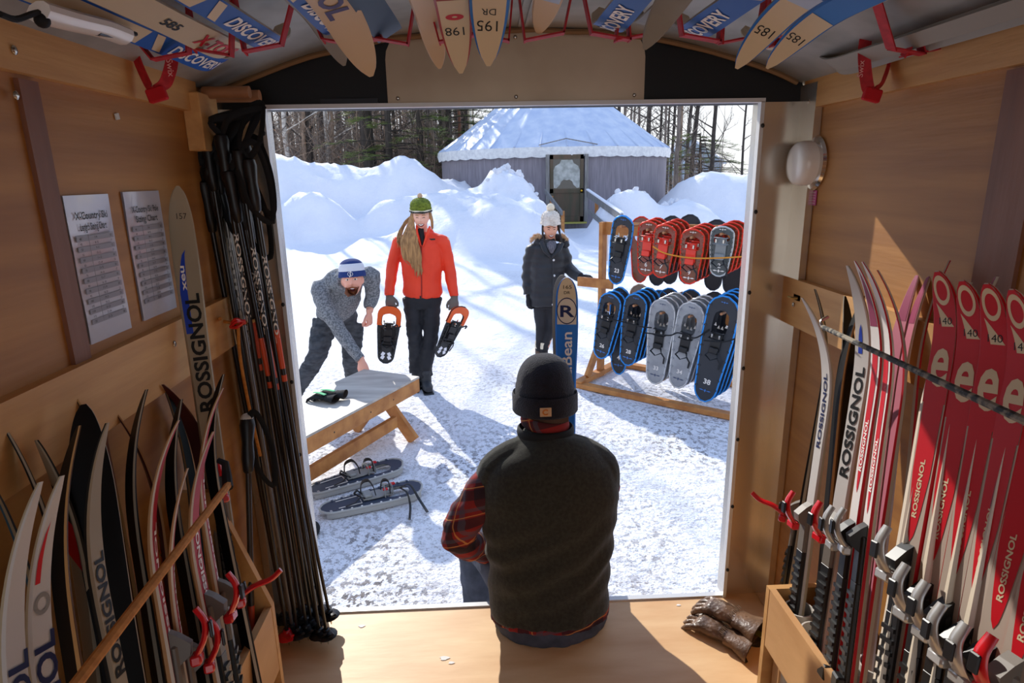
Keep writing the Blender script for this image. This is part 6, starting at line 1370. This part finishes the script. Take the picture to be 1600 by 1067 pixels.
M_navy = mat('navy_knit', '#1d3570', rough=.95, bump=.6, bscale=150); M_wk = mat('white_knit', '#d6d7df', rough=.95, bump=.6, bscale=150)
ht = beanie(m1, M, hs, [M_navy, M_wk], H=.135, r=.100, z0=.024, ribs=40, rib=.008, bands=lambda t: 0 if t < .22 else 1 if t < .52 else 0)
mb = MB(); q = lambda a, z: M@V((math.sin(a)*.106*hs, (-.121*math.cos(a)+.004)*hs, z*hs)); mb.tube([q(.0+.17*math.cos(t), .048+.016*math.sin(t)) for t in [i*.42 for i in range(15)]], .0016, 6, closed=True); mb.tube([q(.07, .07), q(-.03, .047), q(.05, .049), q(-.06, .026)], .0028, 6); mb.build('emblem', M_white, ht, smooth=True)
mb = MB(); hand_on(m1, wr_[0]+(wr_[0]-el[0])*.04, (.35, -.3, -1), (-.5, -1, .2), M_skinC, 1.08, .55, name='hand'); hand_on(m1, wr_[1]+V((0, -.01, .0)), (-.05, -.1, -1), (1, -.2, 0), M_skinC, 1.08, 1.2, name='hand')
# ---------------------------------------------------------------- man seated on the edge of the floor, back to the camera
m2 = thing('person', V((.085, -.1, 0)), 'person in dark vest, plaid shirt and black beanie sitting with back turned', 'person')
hc = V((JY(851, 615, .03).x, .03, JY(851, 622, .03).z)); M = HM(hc, (-.02, 1, -.10)); hs = 1.02
tx = .088; nk = V((.082, -.01, .68)); sh = [V((-.098, -.045, .53)), V((.262, -.04, .54))]; el = [JY(716, 838, -.07), V((.30, .08, .36))]; wr_ = [JY(772, 868, .14), V((.19, .26, .34))]
hp = [V((-.01, -.06, .09)), V((.185, -.06, .09))]; kn = [V((-.19, .36, .075)), V((.27, .38, .075))]; an = [V((-.18, .36, GZ+.10)), V((.26, .38, GZ+.10))]
mb = MB(); head(mb, M, hs); limb(mb, [hc+V((0, -.02, -.06)), nk, V((.088, -.05, .60))], [(.058, .062), (.062, .062), (.12, .08)], up=Y_); limb(mb, [V((tx, -.07, .58)), V((tx, -.09, .3)), V((tx, -.09, .06))], [(.15, .08), (.14, .09), (.15, .10)], up=Y_)
for i in (0, 1): limb(mb, [sh[i], el[i], wr_[i]], [.045, .04, .03]); limb(mb, [hp[i], kn[i], an[i]], [.07, .055, .04])
skin_obj('body', mb, M_skinC, m2, .0065, 2)
M_plaid = plaid('red_plaid_flannel'); M_vest = mat('dark_olive_wool', '#34332a', c2='#26251d', scale=90, rough=.95, sheen=.15, bump=.25, bscale=300, detail=2); M_vl = mat('vest_lining', '#cfc6b4', rough=.9)
mb = MB(); limb(mb, [V((.083, -.0, .715)), V((.083, -.01, .665)), V((.085, -.04, .615)), V((.088, -.06, .52)), V((.088, -.085, .30)), V((.088, -.095, .08)), V((.088, -.104, .024))], [(.062, .058), (.068, .06), (.14, .08), (.19, .10), (.195, .11), (.208, .142), (.213, .156)], 28, up=Y_)
limb(mb, [sh[0]+V((.06, 0, -.01)), sh[0], sh[0].lerp(el[0], .5)+V((-.012, 0, 0)), el[0], el[0].lerp(wr_[0], .5), wr_[0]], [.06, .066, .066, .062, .053, .042]); limb(mb, [sh[1]+V((-.06, 0, -.01)), sh[1], el[1], wr_[1]], [.06, .062, .056, .042]); skin_obj('shirt', mb, M_plaid, m2, .006, 3, wrink(.008, 14, (1, 1, 1.3)))
mb = MB(); limb(mb, [V((.084, -.008, .70)), V((.084, -.018, .665)), V((.088, -.035, .625)), V((.090, -.052, .575)), V((.092, -.068, .48)), V((.088, -.088, .30)), V((.086, -.095, .15)), V((.088, -.104, .052))], [(.074, .066), (.105, .08), (.175, .105), (.225, .130), (.240, .140), (.222, .136), (.212, .142), (.210, .150)], 36, up=Y_)
for i, s_ in ((0, -1), (1, 1)): limb(mb, [V((.09+s_*.05, -.03, .635)), V((.09+s_*.12, -.04, .610)), V((.09+s_*.178, -.05, .570)), V((.09+s_*.19, -.055, .50))], [.055, .062, .066, .06])
def vestf(co, n_):
    z = co.z; w_ = max(0, 1-abs(z-.27)/.22); f = .009*w_*math.sin((z*1.1-co.x*.55)*55+2*noise.noise(co*6)); g_ = .006*max(0, 1-z/.3)*math.sin(co.x*70+z*25+3*noise.noise(co*5)); return f*.7+g_*.5+.006*noise.noise(co*7)
vs_ = skin_obj('vest', mb, M_vest, m2, .006, 3, vestf)
mb = MB(); R_ = [V((.083+.078*math.cos(t), -.004+.07*math.sin(t), .722+.014*math.sin(t+1.6)*-1)) for t in [i*math.pi/14 for i in range(28)]]; mb.tube(R_, (.007, .022), 8, closed=True, up=(0, 0, 1)); mb.build('shirt_collar', M_plaid, m2, smooth=True)
mb = MB(); R_ = [V((.084+.092*math.cos(t), -.012+.078*math.sin(t), .694)) for t in [i*math.pi/14 for i in range(28)]]; mb.tube(R_, (.008, .018), 8, closed=True, up=(0, 0, 1)); mb.build('vest_collar', M_blk, vs_, smooth=True)
M_jean2 = mat('slate_denim', '#4d5262', c2='#3a3f4d', scale=20, rough=.9, bump=.15)
mb = MB(); limb(mb, [V((.088, -.105, .0)), V((.088, -.105, .018)), V((.088, -.095, .045)), V((.088, -.09, .12))], [(.195, .13), (.206, .147), (.185, .12), (.17, .10)], 28, up=Y_)
mb2 = mb; 
for i in (0, 1): limb(mb, [hp[i], hp[i].lerp(kn[i], .5)+V((0, 0, .015)), kn[i], kn[i].lerp(an[i], .5), an[i]], [.088, .088, .078, .068, .062])
jn = skin_obj('jeans', mb, M_jean2, m2, .007, 3, wrink(.007, 13))
mb = MB(); mb.tube([hp[0]+V((-.07, -.02, .05)), hp[0].lerp(kn[0], .5)+V((-.075, .0, .045)), kn[0]+V((-.055, 0, .045))], .0022, 6); mb.build('seam', mat('pale_thread', '#8f93a3', rough=.8), jn, smooth=True)
for i in (0, 1):
    f = V((an[i].x, an[i].y+.0, GZ+.055)); d = V((-.1+.2*i, 1, 0)).normalized(); mb = MB(); limb(mb, [f-d*.07, f, f+d*.10, f+d*.18], [(.05, .05), (.052, .055), (.05, .042), (.036, .03)], up=(0, 0, 1)); limb(mb, [f+V((0, 0, .12)), f], [.055, .05]); skin_obj('boot', mb, M_tanb, m2, .006, 2)
hand_on(m2, wr_[0]+(wr_[0]-el[0])*.05, (.8, .5, -.1), (0, -.3, 1), M_skinC, 1.05, .5, mirror=True, vox=.003); 
M_bn = mat('black_navy_knit', '#10101c', c2='#181828', scale=40, rough=.95, bump=.5, bscale=220, sheen=.12)
ht = beanie(m2, M, hs, [M_bn], H=.185, r=.101, z0=-.030, ribs=60, rib=.004, cuff=.06)
mb = MB(); n = 60; vs = []; fs = []
for k, (rr, z) in enumerate(((.1075, -.040), (.111, -.035), (.111, .020), (.1085, .028), (.104, .022))):
    for j in range(n): a = 2*math.pi*j/n; vs.append(M@V((rr*math.cos(a)*hs, (rr*1.14*math.sin(a)+.006)*hs, z*hs)))
for k in range(4):
    for j in range(n): fs.append((k*n+j, k*n+(j+1) % n, (k+1)*n+(j+1) % n, (k+1)*n+j))
mb.add(vs, fs); cf = mb.build('cuff', M_bn, ht, smooth=True)
c = M@V((.012*hs, (.111*1.14+.0085)*hs, -.012*hs)); R3 = M.to_3x3(); mb = MB(); mb.box(c, (.038, .003, .030), R3, bev=.001); pt = mb.build('patch', mat('tan_patch', '#c9a27c', rough=.7), cf)
mb = MB(); mb.tube([c+R3@V((.009*math.cos(t)*-1, .0022, .008*math.sin(t))) for t in [0.7+i*.35 for i in range(15)]], .0026, 6); mb.build('patch_mark', mat('orange_mark', '#d07a2a', rough=.6), cf, smooth=True)
mb = MB(); 
for k in range(60):
    a = -1.1+2.2*k/59; p = M@V((math.sin(a)*.082*hs, (math.cos(a)*.085+.006)*hs, -.040*hs)); mb.tube([p, p+V((0, -.002, -.028-.008*random.random()))], [.004, .002], 5)
mb.build('hair', mat('brown_hair', '#4c3426', rough=.6), m2, smooth=True)
# the pair of skis standing in front of him on the snow
def stand(u, v, y, W, lab, style, face_, decs, lean=0, dz=0):
    tip = JY(u, v, y); bot = V((tip.x+lean, y+.02, GZ+.005)); T = (tip-bot); L = T.length; T.normalize(); N = V(face_); N = (N-T*N.dot(T)).normalized(); X = N.cross(T)
    Mm = Matrix.Translation(bot) @ Matrix((X, N, T)).transposed().to_4x4(); dec = []
    for dc in decs:
        dc = list(dc)
        if dc[0] == 'text': dc[3] = L-dc[3]
        elif dc[0] == 'ring': dc[2] = L-dc[2]
        elif dc[0] == 'zone': dc[2], dc[3] = L-dc[2], L-dc[3]
        elif dc[0] == 'tri': dc[2] = [(x, L-s_) for x, s_ in dc[2]]
        dec.append(dc)
    return build_ski('ski', Mm, L, .035, style, lab, 'pair of skis standing outside the door', dec, None, dict(W=W, tc=.16, th=.014, rr=.09, te=2.3))
stand(886, 431, .30, .082, 'blue ski with cream tip marked 165 standing upright outside the door', 'bluebean', (-.15, -1, 0), [('zone', 'cream', .0, .085, -1, 1, {}), ('zone', 'pale', .085, .185, -1, 1, {}), ('text', 'black', '165', .045, .015, .036, dict(across=1, bold=0)), ('text', 'black', 'DR', .066, .012, .024, dict(across=1, bold=0)),
    ('ring', 'navy', .132, .052, .038, .92, {}), ('text', 'navy', 'R', .155, .045, .060, dict(across=1, bold=.03)), ('text', 'white', 'L.L.Bean', .45, .040, .235, dict(bold=.02))])
stand(879, 432, .335, .075, 'white ski standing behind the blue one outside the door', 'plain', (.1, 1, 0), [], lean=.006)
